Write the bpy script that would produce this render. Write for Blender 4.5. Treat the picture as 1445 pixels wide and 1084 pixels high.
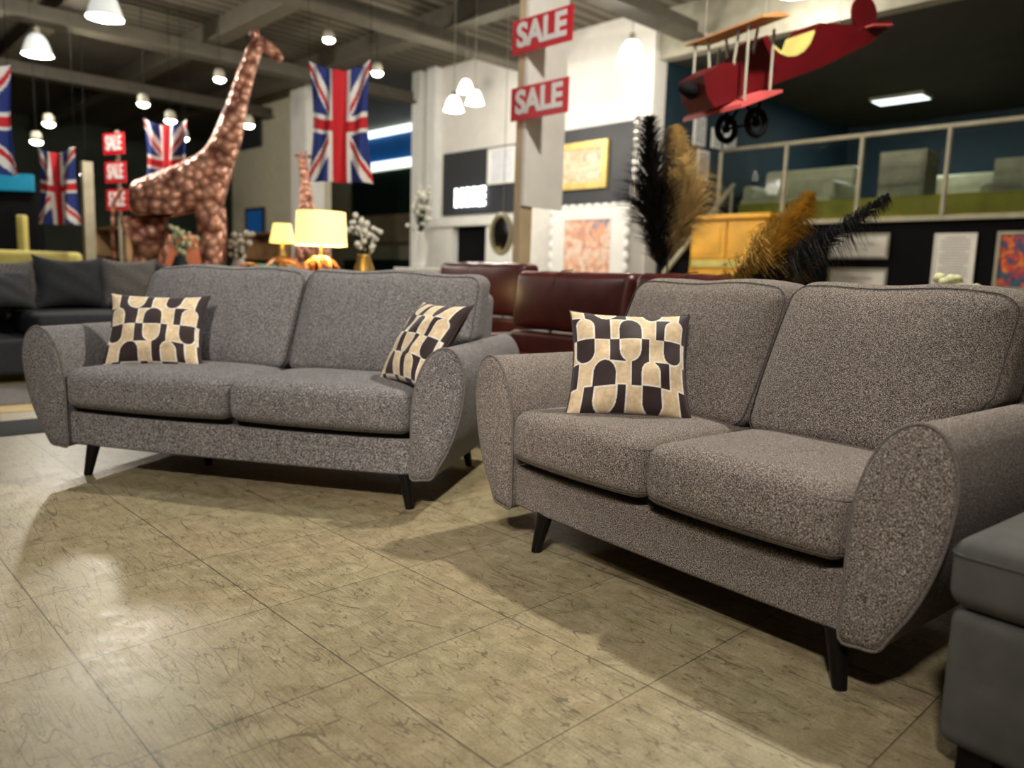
import bpy, math, random
from math import sin, cos, pi, radians
from mathutils import Vector, Matrix, Euler
random.seed(7)
for o in list(bpy.data.objects): bpy.data.objects.remove(o)
C = bpy.context.scene.collection
scn = bpy.context.scene

# ------------------------------------------------------------------ camera, world, exposure
CAM_H = 0.90187; PITCH = 0.13501698; ROLL = 0.03154148
cam_d = bpy.data.cameras.new('camera'); cam = bpy.data.objects.new('camera', cam_d); C.objects.link(cam)
cam_d.sensor_width = 36.0; cam_d.lens = 1090.0 / 1445.0 * 36.0; cam_d.clip_end = 200
fw = Vector((0, cos(PITCH), -sin(PITCH))); rt = Vector((1, 0, 0)); up = rt.cross(fw)
r2 = rt * cos(ROLL) + up * sin(ROLL); u2 = -rt * sin(ROLL) + up * cos(ROLL)
M = Matrix((r2, u2, -fw)).transposed().to_4x4(); M.translation = (0, 0, CAM_H)
cam.matrix_world = M
cam_d.dof.use_dof = True; cam_d.dof.focus_distance = 2.2; cam_d.dof.aperture_fstop = 1.8
scn.camera = cam
scn.view_settings.view_transform = 'Standard'; scn.view_settings.look = 'None'
scn.view_settings.gamma = 1; scn.view_settings.use_curve_mapping = False
scn.view_settings.exposure = 0.22
w = bpy.data.worlds.new('world'); scn.world = w; w.use_nodes = True
w.node_tree.nodes['Background'].inputs[0].default_value = (0.9, 0.85, 0.75, 1)
w.node_tree.nodes['Background'].inputs[1].default_value = 0.022

# ------------------------------------------------------------------ frames of reference
TH = radians(-46.16)                       # the shop's walls run along this direction
D = Vector((cos(TH), sin(TH), 0)); N = Vector((-sin(TH), cos(TH), 0))
def B(s, k, z=0): return D * s + N * k + Vector((0, 0, z))

# ------------------------------------------------------------------ materials
def nt(name):
    m = bpy.data.materials.new(name); m.use_nodes = True
    t = m.node_tree; b = t.nodes['Principled BSDF']
    return m, t, b
def nd(t, typ, **kw):
    n = t.nodes.new(typ)
    for k, v in kw.items():
        if k.startswith('i_'): n.inputs[int(k[2:])].default_value = v
        else: setattr(n, k, v)
    return n
def math_(t, op, a, b=None, c=None):
    n = t.nodes.new('ShaderNodeMath'); n.operation = op
    for i, v in enumerate((a, b, c)):
        if v is None: continue
        if isinstance(v, (int, float)): n.inputs[i].default_value = v
        else: t.links.new(v, n.inputs[i])
    return n.outputs[0]
def mixc(t, fac, a, b, typ='MIX'):
    n = t.nodes.new('ShaderNodeMix'); n.data_type = 'RGBA'; n.blend_type = typ
    for i, v in ((0, fac), (6, a), (7, b)):
        if isinstance(v, (int, float)): n.inputs[i].default_value = v
        elif isinstance(v, tuple): n.inputs[i].default_value = (v + (1,))[:4]
        else: t.links.new(v, n.inputs[i])
    return n.outputs[2]
def coords(t, scale=(1, 1, 1), rot=(0, 0, 0), loc=(0, 0, 0)):
    tc = t.nodes.new('ShaderNodeTexCoord'); mp = t.nodes.new('ShaderNodeMapping')
    mp.inputs['Scale'].default_value = scale; mp.inputs['Rotation'].default_value = rot; mp.inputs['Location'].default_value = loc
    t.links.new(tc.outputs['Object'], mp.inputs[0]); return mp.outputs[0]
def noise(t, vec, scale, detail=2, rough=.5, dist=0):
    n = t.nodes.new('ShaderNodeTexNoise'); n.inputs['Scale'].default_value = scale
    n.inputs['Detail'].default_value = detail; n.inputs['Roughness'].default_value = rough
    n.inputs['Distortion'].default_value = dist
    if vec is not None: t.links.new(vec, n.inputs['Vector'])
    return n.outputs[0]
def ramp(t, fac, stops):
    n = t.nodes.new('ShaderNodeValToRGB'); cr = n.color_ramp
    while len(cr.elements) < len(stops): cr.elements.new(.5)
    for e, (p, c) in zip(cr.elements, stops):
        e.position = p; e.color = (c + (1,))[:4] if isinstance(c, tuple) else (c, c, c, 1)
    t.links.new(fac, n.inputs[0]); return n.outputs[0]
def bump(t, b, h, dist=.002, strength=.5):
    n = t.nodes.new('ShaderNodeBump'); n.inputs['Strength'].default_value = strength
    n.inputs['Distance'].default_value = dist
    t.links.new(h, n.inputs['Height']); t.links.new(n.outputs[0], b.inputs['Normal'])
def plain(name, col, rough=.6, metal=0, var=.12, nscale=6, emit=0, ecol=None, alpha=None, spec=None):
    """procedural: the colour wanders a little with noise"""
    m, t, b = nt(name)
    n = noise(t, coords(t), nscale, 4)
    dark = tuple(c * (1 - var) for c in col); light = tuple(min(1, c * (1 + var)) for c in col)
    t.links.new(ramp(t, n, [(.3, dark), (.7, light)]), b.inputs['Base Color'])
    b.inputs['Roughness'].default_value = rough; b.inputs['Metallic'].default_value = metal
    if spec is not None: b.inputs['Specular IOR Level'].default_value = spec
    if emit:
        b.inputs['Emission Color'].default_value = ((ecol or col) + (1,))[:4]
        b.inputs['Emission Strength'].default_value = emit
    return m
def fabric(name, dark, mid, light, scale=1.0, sheen=.08):
    m, t, b = nt(name)
    a = noise(t, coords(t, (620 * scale, 620 * scale, 260 * scale)), 1, 2, .7)
    c = noise(t, coords(t, (250 * scale, 620 * scale, 700 * scale)), 1, 2, .7)
    f = math_(t, 'MAXIMUM', a, c)
    f2 = math_(t, 'MULTIPLY', math_(t, 'ADD', f, math_(t, 'MULTIPLY', math_(t, 'ADD', a, c), .5)), .5)
    big = noise(t, coords(t), 5, 3)
    col = ramp(t, f2, [(.45, dark), (.535, mid), (.615, light)])
    col = mixc(t, .5, col, ramp(t, big, [(.3, .82), (.7, 1.0)]), 'MULTIPLY')
    t.links.new(col, b.inputs['Base Color']); b.inputs['Roughness'].default_value = .9
    b.inputs['Specular IOR Level'].default_value = .15
    b.inputs['Sheen Weight'].default_value = sheen; b.inputs['Sheen Roughness'].default_value = .4
    bump(t, b, f2, .0022, .8)
    return m
def vcol(name, rough=.7, nz=.1, sheen=0, emit=0):
    m, t, b = nt(name)
    a = t.nodes.new('ShaderNodeAttribute'); a.attribute_name = 'Col'
    n = noise(t, coords(t), 45, 4, .6)
    t.links.new(mixc(t, 1.0, a.outputs['Color'], ramp(t, n, [(.3, 1 - nz * 2), (.65, 1.0)]), 'MULTIPLY'), b.inputs['Base Color'])
    b.inputs['Roughness'].default_value = rough; b.inputs['Sheen Weight'].default_value = sheen
    return m

MAT = {}
MAT['tweed'] = fabric('grey_tweed', (.022, .018, .016), (.145, .124, .110), (.62, .54, .48))
MAT['tweed_cool_lit'] = fabric('grey_tweed_cool_lit', (.024, .022, .023), (.130, .123, .126), (.58, .55, .55), .84)  # same tweed as the two-seater, its cooler light painted into the tint
MAT['piping'] = plain('piping_fabric', (.14, .125, .115), .9, nscale=300, var=.5)
MAT['seam'] = plain('seam_thread', (.09, .08, .075), .9, nscale=300, var=.4)
MAT['black_wood'] = plain('black_wood', (.005, .0045, .0045), .4, nscale=30, spec=.2)
MAT['dark_lining'] = plain('dark_lining', (.02, .019, .018), .95)
MAT['pillow'] = vcol('patterned_velvet', .75, .14, .08)
MAT['pillow_back'] = plain('brown_velvet', (.035, .018, .02), .7, nscale=40, var=.4)
MAT['flag'] = vcol('flag_cloth', .8, .05)
MAT['burg'] = plain('burgundy_leather', (.060, .008, .006), .38, nscale=9, var=.25, spec=.45)
MAT['chrome'] = plain('chrome', (.7, .7, .7), .15, 1, var=.05)
MAT['ottoman'] = plain('grey_suede', (.075, .076, .070), .9, nscale=14, var=.18)
MAT['charcoal'] = plain('charcoal_fabric', (.028, .030, .036), .9, nscale=40, var=.2)
MAT['slate'] = plain('slate_fabric', (.05, .05, .056), .9, nscale=60, var=.2)
MAT['check'] = None
MAT['red'] = plain('red_paint', (.085, .0015, .004), .4, var=.2, nscale=4)
MAT['pink'] = plain('faded_red_paint', (.55, .09, .09), .5)
MAT['orange_paint'] = plain('orange_paint', (.42, .20, .07), .5)
MAT['black'] = plain('matt_black', (.004, .004, .0045), .9, spec=.12)
MAT['sale_red'] = plain('sale_red', (.52, .008, .02), .45, var=.05)
MAT['sale_white'] = plain('sale_white', (.72, .70, .70), .5, var=.04)
MAT['white'] = plain('white_paint', (.74, .72, .68), .6, var=.04)
MAT['glossy_white'] = plain('glossy_white', (.8, .8, .78), .35, var=.04)
MAT['anthracite'] = plain('anthracite_panel', (.030, .032, .038), .55, var=.1)
MAT['navy'] = plain('petrol_blue_paint', (.004, .022, .038), .7, var=.15, nscale=2)
MAT['ceil'] = None
MAT['steel'] = plain('pale_steel', (.30, .28, .22), .5, var=.15)
MAT['beam'] = plain('painted_beam', (.075, .064, .045), .6, var=.15)
MAT['dark_ceiling'] = plain('dark_soffit', (.035, .035, .03), .8, var=.2, nscale=1.5)
MAT['beige'] = plain('beige_wall', (.62, .57, .43), .7, var=.06)
MAT['timber'] = plain('pale_timber', (.50, .38, .24), .6, var=.15, nscale=3)
MAT['gold'] = plain('gilt_frame', (.62, .45, .14), .4, .3, var=.2)
MAT['yellow_cab'] = plain('yellow_lacquered_pine', (.66, .33, .015), .45, var=.2, nscale=3)
MAT['brass'] = plain('brass', (.75, .5, .15), .35, .8)
MAT['blue_sign'] = plain('blue_sign', (.01, .10, .34), .5, var=.25, nscale=1.2, emit=.12, ecol=(.01, .15, .5))
MAT['tube_light'] = plain('tube_light', (.9, .97, .97), .5, emit=1.8, ecol=(.85, 1, 1))
MAT['letters_light'] = plain('lit_letters', (1, 1, 1), .5, emit=4, ecol=(.9, 1, 1))
MAT['lamp_glow'] = plain('lit_prismatic_shade', (1, 1, .95), .5, emit=2.2, ecol=(1, .98, .9))
MAT['lamp_dim'] = plain('prismatic_shade', (.8, .82, .8), .4, emit=.42, ecol=(.95, 1, .95))
MAT['bulb'] = plain('lit_bulb', (1, 1, .95), .5, emit=12, ecol=(1, .97, .85))
MAT['spot_glow'] = plain('lit_spot_lens', (1, 1, .9), .5, emit=14, ecol=(1, .97, .82))
MAT['dark_green'] = plain('dark_green_panel', (.006, .028, .022), .6, var=.2)
MAT['oak'] = plain('oak', (.28, .16, .07), .5, var=.25, nscale=5)
MAT['cream'] = plain('cream_leather', (.55, .53, .36), .5, var=.1)
MAT['lampyellow'] = plain('lit_yellow_shade', (.9, .8, .4), .6, emit=1.5, ecol=(1, .68, .2))
MAT['copperwire'] = plain('copper_wire', (.75, .33, .12), .3, .8, emit=0)
MAT['paper'] = plain('printed_paper', (.78, .74, .68), .7, var=.06)
MAT['ink'] = plain('ink', (.12, .11, .10), .7)
MAT['yellow_floor'] = plain('yellow_stripe', (.45, .30, .06), .5, var=.1)
MAT['dark_strip'] = plain('dark_floor_strip', (.022, .024, .028), .8, var=.15, spec=.2)
MAT['rug'] = plain('grey_rug', (.20, .18, .17), .95, var=.2, nscale=40)
MAT['pampas_beige'] = plain('dried_pampas', (.70, .56, .32), .85, var=.3, nscale=15)
MAT['pampas_gold'] = plain('golden_pampas', (.50, .31, .06), .85, var=.3, nscale=15)
MAT['plume_black'] = plain('black_plume', (.012, .011, .014), .85, var=.3, nscale=15)
MAT['vase'] = plain('brown_glazed_vase', (.20, .08, .045), .35)
MAT['white_flower'] = plain('white_petals', (.85, .84, .74), .7)
MAT['pale_flower'] = plain('pale_green_petals', (.6, .6, .36), .8)
MAT['mustard_deck'] = plain('mustard_deck_carpet', (.24, .21, .03), .9, var=.15)
MAT['stone'] = plain('stone_drawers', (.34, .31, .22), .6, var=.15)
MAT['mirror'] = plain('mirror_glass', (.75, .72, .68), .06, 1, var=.04)
MAT['cyan_light'] = plain('lit_cyan_sign', (.01, .12, .2), .5, emit=.18, ecol=(.0, .35, .55))
MAT['green_fabric'] = plain('sea_green_fabric', (.10, .30, .20), .8)
MAT['straw'] = plain('straw_yellow', (.55, .48, .14), .7)
MAT['terracotta'] = plain('terracotta', (.5, .16, .08), .6)

def m_check():
    m, t, b = nt('check_fabric')
    c = t.nodes.new('ShaderNodeTexChecker'); c.inputs['Scale'].default_value = 60
    c.inputs[1].default_value = (.20, .18, .165, 1); c.inputs[2].default_value = (.07, .065, .065, 1)
    t.links.new(coords(t), c.inputs[0]); t.links.new(c.outputs[0], b.inputs['Base Color']); b.inputs['Roughness'].default_value = .9
    return m
MAT['check'] = m_check()
def m_mosaic():
    m, t, b = nt('copper_disc_mosaic')
    v = t.nodes.new('ShaderNodeTexVoronoi'); v.inputs['Scale'].default_value = 10.5
    t.links.new(coords(t), v.inputs['Vector'])
    sep = t.nodes.new('ShaderNodeSeparateColor'); t.links.new(v.outputs['Color'], sep.inputs[0])
    edge = ramp(t, v.outputs['Distance'], [(0, (.85, .55, .43)), (.4, (.72, .38, .26)), (.75, (.22, .08, .05))])
    t.links.new(mixc(t, .45, edge, ramp(t, sep.outputs[0], [(0, (.5, .3, .25)), (.5, (1, .75, .65)), (1, (1, 1, 1))]), 'MULTIPLY'), b.inputs['Base Color'])
    b.inputs['Metallic'].default_value = .3; b.inputs['Roughness'].default_value = .38
    h = math_(t, 'SUBTRACT', 1.0, v.outputs['Distance']); bump(t, b, h, .06, .9)
    return m
MAT['mosaic'] = m_mosaic()
def m_ceiling():
    m, t, b = nt('corrugated_ceiling')
    wv = t.nodes.new('ShaderNodeTexWave'); wv.bands_direction = 'X'; wv.inputs['Scale'].default_value = 1.3
    wv.inputs['Distortion'].default_value = .3
    t.links.new(coords(t), wv.inputs[0])
    t.links.new(ramp(t, wv.outputs[0], [(.1, (.055, .046, .032)), (.9, (.15, .13, .095))]), b.inputs['Base Color'])
    bump(t, b, wv.outputs[0], .05, .5); b.inputs['Roughness'].default_value = .8
    return m
MAT['ceil'] = m_ceiling()
T = 0.46
def m_floor():
    m, t, b = nt('scratched_vinyl_tiles')
    co = coords(t)
    sp = t.nodes.new('ShaderNodeSeparateXYZ'); t.links.new(co, sp.inputs[0])
    def line(o, width):
        f = math_(t, 'FRACT', math_(t, 'DIVIDE', o, T))
        d = math_(t, 'MULTIPLY', math_(t, 'MINIMUM', f, math_(t, 'SUBTRACT', 1.0, f)), T)
        return math_(t, 'LESS_THAN', d, width)
    grout = math_(t, 'MAXIMUM', line(sp.outputs[0], .0020), line(sp.outputs[1], .0016))
    fx = math_(t, 'FLOOR', math_(t, 'DIVIDE', sp.outputs[0], T)); fy = math_(t, 'FLOOR', math_(t, 'DIVIDE', sp.outputs[1], T))
    cb = t.nodes.new('ShaderNodeCombineXYZ'); t.links.new(fx, cb.inputs[0]); t.links.new(fy, cb.inputs[1])
    wn = t.nodes.new('ShaderNodeTexWhiteNoise'); t.links.new(cb.outputs[0], wn.inputs[0])
    mott = noise(t, co, 16, 6, .65, .6)
    fine = noise(t, co, 150, 5, .75, .1)
    col = ramp(t, mott, [(.3, (.28, .228, .135)), (.5, (.37, .305, .190)), (.72, (.47, .395, .26))])
    col = mixc(t, .75, col, ramp(t, fine, [(.36, (.60, .57, .52)), (.5, (.92, .92, .92)), (.66, (1.1, 1.1, 1.1))]), 'MULTIPLY')
    tint = ramp(t, noise(t, co, 2.2, 3), [(.35, (1.0, .97, .92)), (.65, (.93, 1.0, .93))])
    col = mixc(t, .8, col, tint, 'MULTIPLY')
    col = mixc(t, 1.0, col, ramp(t, wn.outputs[0], [(0, .88), (1, 1.0)]), 'MULTIPLY')
    scr = None
    for i, (ang, sx, sy, wdt) in enumerate(((.2, 17, 1.2, .008), (1.1, 19, 1.4, .008), (2.0, 15, 1.1, .008), (2.7, 30, 3, .012), (.7, 44, 5, .018), (1.6, 48, 6, .018), (2.3, 40, 5, .018), (0, 3, 1.6, .0028), (1, 2.2, 3.2, .0026))):
        n = noise(t, coords(t, (sx, sy, 1), (0, 0, ang), (i * 3.1, i * 1.7, 0)), 1, 0, .4, .08)
        l = math_(t, 'LESS_THAN', math_(t, 'ABSOLUTE', math_(t, 'SUBTRACT', n, .5)), wdt * .55)
        gate = math_(t, 'GREATER_THAN', noise(t, coords(t, loc=(i * 5, 0, 0)), 5 + i, 3), .50)
        l = math_(t, 'MULTIPLY', l, gate)
        scr = l if scr is None else math_(t, 'MAXIMUM', scr, l)
    col = mixc(t, math_(t, 'MULTIPLY', scr, .62), col, (.085, .070, .045))
    col = mixc(t, math_(t, 'MULTIPLY', grout, .8), col, (.05, .042, .028))
    t.links.new(col, b.inputs['Base Color'])
    t.links.new(ramp(t, mott, [(.3, .30), (.7, .46)]), b.inputs['Roughness'])
    b.inputs['Specular IOR Level'].default_value = .45
    h = math_(t, 'SUBTRACT', math_(t, 'MULTIPLY', fine, .4), math_(t, 'MAXIMUM', scr, grout)); bump(t, b, h, .0012, .35)
    return m
MAT['floor'] = m_floor()
def m_glass():
    m, t, b = nt('balustrade_glass')
    b.inputs['Base Color'].default_value = (.9, 1, .97, 1); b.inputs['Roughness'].default_value = .03
    b.inputs['Transmission Weight'].default_value = 1; b.inputs['IOR'].default_value = 1.1
    return m
MAT['glass'] = m_glass()
def m_art(name, stops, scale=6):
    m, t, b = nt(name)
    t.links.new(ramp(t, noise(t, coords(t), scale, 4, .6, 1.5), stops), b.inputs['Base Color']); b.inputs['Roughness'].default_value = .35
    return m
MAT['art_warm'] = m_art('warm_print', [(.3, (.35, .2, .15)), (.45, (.62, .42, .26)), (.6, (.75, .62, .48)), (.75, (.4, .35, .4))])
MAT['art_sunset'] = m_art('sunset_print', [(.3, (.15, .25, .4)), (.45, (.75, .35, .2)), (.6, (.85, .7, .6)), (.75, (.2, .12, .1))], 4)
MAT['art_pale'] = m_art('pale_print', [(.3, (.6, .62, .7)), (.7, (.8, .8, .84))], 4)
MAT['art_bright'] = m_art('bright_print', [(.32, (.02, .16, .13)), (.45, (.03, .05, .14)), (.53, (.6, .05, .02)), (.62, (.75, .3, .02)), (.75, (.05, .1, .3))], 5)
MAT['clutter'] = m_art('mixed_print', [(.3, (.2, .05, .03)), (.45, (.5, .35, .1)), (.6, (.1, .2, .12)), (.75, (.5, .45, .4))], 5)
MAT['photo_bw'] = m_art('framed_photo_print', [(.35, (.25, .22, .2)), (.65, (.62, .57, .5))], 14)

# ------------------------------------------------------------------ mesh helpers
class MB:
    def __init__(s): s.v = []; s.f = []; s.mi = []; s.cur = 0
    def add(s, vs, fs):
        o = len(s.v); s.v += [tuple(v) for v in vs]
        for f in fs: s.f.append(tuple(i + o for i in f)); s.mi.append(s.cur)
        return s
    def box(s, x0, x1, y0, y1, z0, z1):
        vs = [(x, y, z) for z in (z0, z1) for y in (y0, y1) for x in (x0, x1)]
        return s.add(vs, [(0, 2, 3, 1), (4, 5, 7, 6), (0, 1, 5, 4), (2, 6, 7, 3), (0, 4, 6, 2), (1, 3, 7, 5)])
    def rbox(s, c, h, r, n=8, m=4, fn=None):
        """rounded box centre c, half sizes h, radius r; fn deforms each point (unit coords given too)"""
        h = Vector(h); c = Vector(c)
        def axis(hh):
            i = max(hh - r, 1e-4); L = [-hh + r * (1 - cos(pi / 2 * k / m)) * 1.0 for k in range(m)]
            L = [-hh + r * k / m for k in range(m)]
            L += [-i + 2 * i * k / n for k in range(n + 1)]
            L += [hh - r * (m - 1 - k) / m for k in range(m)]
            return L
        ax = [axis(h[i]) for i in range(3)]; K = {}; V = []; F = []
        def vid(p):
            key = tuple(round(q, 6) for q in p)
            if key not in K:
                inn = Vector([max(-(h[i] - r), min(h[i] - r, p[i])) for i in range(3)])
                d = Vector(p) - inn
                q = inn + d.normalized() * r if d.length > 1e-9 else Vector(p)
                un = (q.x / h.x, q.y / h.y, q.z / h.z)
                q = q + c
                if fn: q = Vector(fn(q, un))
                K[key] = len(V); V.append(tuple(q))
            return K[key]
        for a in range(3):
            b_, c_ = (a + 1) % 3, (a + 2) % 3
            for sg in (-1, 1):
                A_, B_ = ax[b_], ax[c_]
                for i in range(len(A_) - 1):
                    for j in range(len(B_) - 1):
                        q = []
                        for (ii, jj) in ((i, j), (i + 1, j), (i + 1, j + 1), (i, j + 1)):
                            p = [0, 0, 0]; p[a] = sg * h[a]; p[b_] = A_[ii]; p[c_] = B_[jj]; q.append(vid(p))
                        if sg < 0: q.reverse()
                        if len(set(q)) >= 3: F.append(tuple(dict.fromkeys(q)))
        return s.add(V, F)
    def tube(s, pts, r, n=6, closed=False, taper=None):
        pts = [Vector(p) for p in pts]; L = len(pts); vs = []; fs = []; prev = None
        for i, p in enumerate(pts):
            a = pts[(i - 1) % L] if (closed or i > 0) else p; b = pts[(i + 1) % L] if (closed or i < L - 1) else p
            t = (b - a).normalized() if (b - a).length > 1e-9 else Vector((0, 0, 1))
            u = prev if prev is not None else (Vector((0, 0, 1)) if abs(t.z) < .9 else Vector((1, 0, 0)))
            u = (u - t * u.dot(t)); u = u.normalized() if u.length > 1e-6 else t.orthogonal().normalized()
            prev = u; v = t.cross(u); rr = r if taper is None else r * taper(i / max(1, L - 1))
            for k in range(n): vs.append(p + (u * cos(2 * pi * k / n) + v * sin(2 * pi * k / n)) * rr)
        for i in range(L if closed else L - 1):
            for k in range(n):
                a = i * n + k; b = i * n + (k + 1) % n; c = ((i + 1) % L) * n + (k + 1) % n; d = ((i + 1) % L) * n + k
                fs.append((a, b, c, d))
        if not closed: fs.append(tuple(reversed(range(n)))); fs.append(tuple(range((L - 1) * n, L * n)))
        return s.add(vs, fs)
    def cyl(s, p0, p1, r0, r1=None, n=16):
        r1 = r0 if r1 is None else r1
        return s.tube([p0, p1], 1, n, taper=lambda t: r0 + (r1 - r0) * t)
    def lathe(s, prof, c=(0, 0, 0), n=24, cap=True):
        vs = []; fs = []; L = len(prof)
        for (r, z) in prof:
            for k in range(n): vs.append((c[0] + r * cos(2 * pi * k / n), c[1] + r * sin(2 * pi * k / n), c[2] + z))
        for i in range(L - 1):
            for k in range(n): fs.append((i * n + k, i * n + (k + 1) % n, (i + 1) * n + (k + 1) % n, (i + 1) * n + k))
        if cap: fs.append(tuple(reversed(range(n)))); fs.append(tuple(range((L - 1) * n, L * n)))
        return s.add(vs, fs)
    def prism(s, poly, a0, a1, axis='y'):
        n = len(poly)
        def P(u, v, a): return {'y': (u, a, v), 'z': (u, v, a), 'x': (a, u, v)}[axis]
        vs = [P(u, v, a0) for u, v in poly] + [P(u, v, a1) for u, v in poly]
        fs = [tuple(range(n)), tuple(reversed(range(n, 2 * n)))] + [(i, i + n, (i + 1) % n + n, (i + 1) % n) for i in range(n)]
        return s.add(vs, fs)
    def ball(s, c, r, n=10):
        rx, ry, rz = (r, r, r) if isinstance(r, (int, float)) else r
        prof = [(sin(pi * i / n), -cos(pi * i / n)) for i in range(n + 1)]
        vs = []; fs = []; m = n * 2
        for (a, z) in prof:
            for k in range(m): vs.append((c[0] + rx * max(a, .001) * cos(2 * pi * k / m), c[1] + ry * max(a, .001) * sin(2 * pi * k / m), c[2] + rz * z))
        for i in range(n):
            for k in range(m): fs.append((i * m + k, i * m + (k + 1) % m, (i + 1) * m + (k + 1) % m, (i + 1) * m + k))
        return s.add(vs, fs)
    def build(s, name, mat, parent=None, smooth=False, loc=None, rz=None, kind=None):
        me = bpy.data.meshes.new(name); me.from_pydata(s.v, [], s.f)
        for m_ in (mat if isinstance(mat, (list, tuple)) else [mat]): me.materials.append(m_)
        if any(s.mi): me.polygons.foreach_set('material_index', s.mi)
        me.polygons.foreach_set('use_smooth', [bool(smooth)] * len(me.polygons))
        import bmesh
        bm = bmesh.new(); bm.from_mesh(me); bmesh.ops.recalc_face_normals(bm, faces=bm.faces)
        if smooth == 'auto':
            for e in bm.edges:
                if len(e.link_faces) == 2 and e.calc_face_angle(0) > radians(38): e.smooth = False
        bm.to_mesh(me); bm.free()
        o = bpy.data.objects.new(name, me); C.objects.link(o)
        if parent: o.parent = parent
        if loc is not None: o.location = loc
        if rz is not None: o.rotation_euler = (0, 0, rz)
        if kind: o['kind'] = kind
        return o
def tag(o, label, cat, group=None):
    o['label'] = label; o['category'] = cat
    if group: o['group'] = group
    return o
def thing(name, label, cat, loc=(0, 0, 0), rz=0, group=None):
    o = bpy.data.objects.new(name, None); C.objects.link(o); o.location = loc; o.rotation_euler = (0, 0, rz)
    o.empty_display_size = .1
    return tag(o, label, cat, group)
def copy_tree(o, parent=None):
    c = o.copy(); C.objects.link(c)
    if parent: c.parent = parent
    for ch in list(o.children): copy_tree(ch, c)
    return c
def smooth_loop(pts, sub=6):
    n = len(pts); out = []
    for i in range(n):
        p0, p1, p2, p3 = (pts[(i + j - 1) % n] for j in range(4))
        for k in range(sub):
            t = k / sub
            out.append(tuple(.5 * ((2 * p1[j]) + (-p0[j] + p2[j]) * t + (2 * p0[j] - 5 * p1[j] + 4 * p2[j] - p3[j]) * t * t + (-p0[j] + 3 * p1[j] - 3 * p2[j] + p3[j]) * t ** 3) for j in range(len(p1))))
    return out
def smooth_path(pts, sub=6):
    ext = [pts[0]] + list(pts) + [pts[-1]]; out = []
    for i in range(len(pts) - 1):
        p0, p1, p2, p3 = ext[i:i + 4]
        for k in range(sub):
            t = k / sub
            out.append(tuple(.5 * ((2 * p1[j]) + (-p0[j] + p2[j]) * t + (2 * p0[j] - 5 * p1[j] + 4 * p2[j] - p3[j]) * t * t + (-p0[j] + 3 * p1[j] - 3 * p2[j] + p3[j]) * t ** 3) for j in range(len(p1))))
    return out + [tuple(pts[-1])]

# ------------------------------------------------------------------ the room
def floor_():
    ang = 0.76508; ox, oy = -2.11505 * T, 3.62741 * T
    mb = MB(); a = 45
    mb.add([(-a, -a, 0), (a, -a, 0), (a, a, 0), (-a, a, 0)], [(0, 1, 2, 3)])
    o = mb.build('floor', MAT['floor'], kind='structure'); o.location = (ox, oy, 0); o.rotation_euler = (0, 0, ang)
floor_()
def st(name, mb, mat, **kw):
    o = mb.build(name, mat, kind='structure', **kw); o.rotation_euler = (0, 0, TH); return o
CZ = 4.7
st('ceiling', MB().box(-30, 12, -12, 9.3, CZ, CZ + .1).box(-30, -6.9, 9.3, 16, CZ, CZ + .1), MAT['ceil'])
# ceiling beams
for i, k in enumerate((1.2, 3.2, 5.2, 7.2)):
    st('trim_%d' % (i + 1), MB().box(-28, 8, k - .03, k + .03, CZ - .34, CZ - .02).box(-28, 8, k - .13, k + .13, CZ - .36, CZ - .33), MAT['beam'])
for i, s in enumerate((-16, -12.4, -9, -6.2, -3)):
    st('trim_%d' % (i + 11), MB().box(s - .05, s + .05, -6, 9.1, CZ - .55, CZ - .36).box(s - .16, s + .16, -6, 9.1, CZ - .58, CZ - .54), MAT['beam'])
# white display wall, with a step to the shop unit behind
st('wall_display', MB().box(-12.4, -6.9, 9.2, 9.5, 0, CZ), MAT['white'])
st('wall_stair', MB().box(-7.02, -6.9, 9.5, 15.6, 0, 4.05), MAT['navy'])
st('wall_gallery', MB().box(-6.9, 9, 15.6, 15.8, 1.88, 4.05), MAT['navy'])
st('wall_under_gallery', MB().box(-6.2, 9, 10.75, 10.9, 0, 1.80), MAT['black'])
st('floor_gallery', MB().box(-6.9, 9, 10.7, 15.6, 1.80, 1.88), MAT['mustard_deck'])
st('ceiling_gallery', MB().box(-6.9, 12, 9.5, 15.8, 4.05, 4.15), MAT['dark_ceiling'])
st('trim_21', MB().box(-6.9, 12, 9.3, 9.5, 4.03, 4.7), MAT['steel'])
st('wall_far', MB().box(-22, -12.4, 12, 12.2, 0, CZ), MAT['beige'])
st('wall_partition', MB().box(-18, -13.9, 8.0, 8.2, 0, CZ), MAT['beige'])
st('wall_left', MB().box(-24, -23.8, -12, 12, 0, CZ), plain('dark_green_wall', (.035, .045, .03), .8, var=.5, nscale=.6))
st('wall_right', MB().box(9, 9.2, -12, 16, 0, CZ), MAT['beige'])
st('wall_rear', MB().box(-24, 9, -12.2, -12, 0, CZ), MAT['beige'])
st('trim_22', MB().box(-14.4, -13.8, 7.6, 8.0, 0, CZ), MAT['white'])        # pale boxed column
st('trim_23', MB().box(-5.15, -4.70, -4, 6.5, 0, .004), MAT['dark_strip'])
st('trim_24', MB().box(-5.72, -5.45, -4, 6.5, 0, .004), MAT['yellow_floor'])

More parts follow.
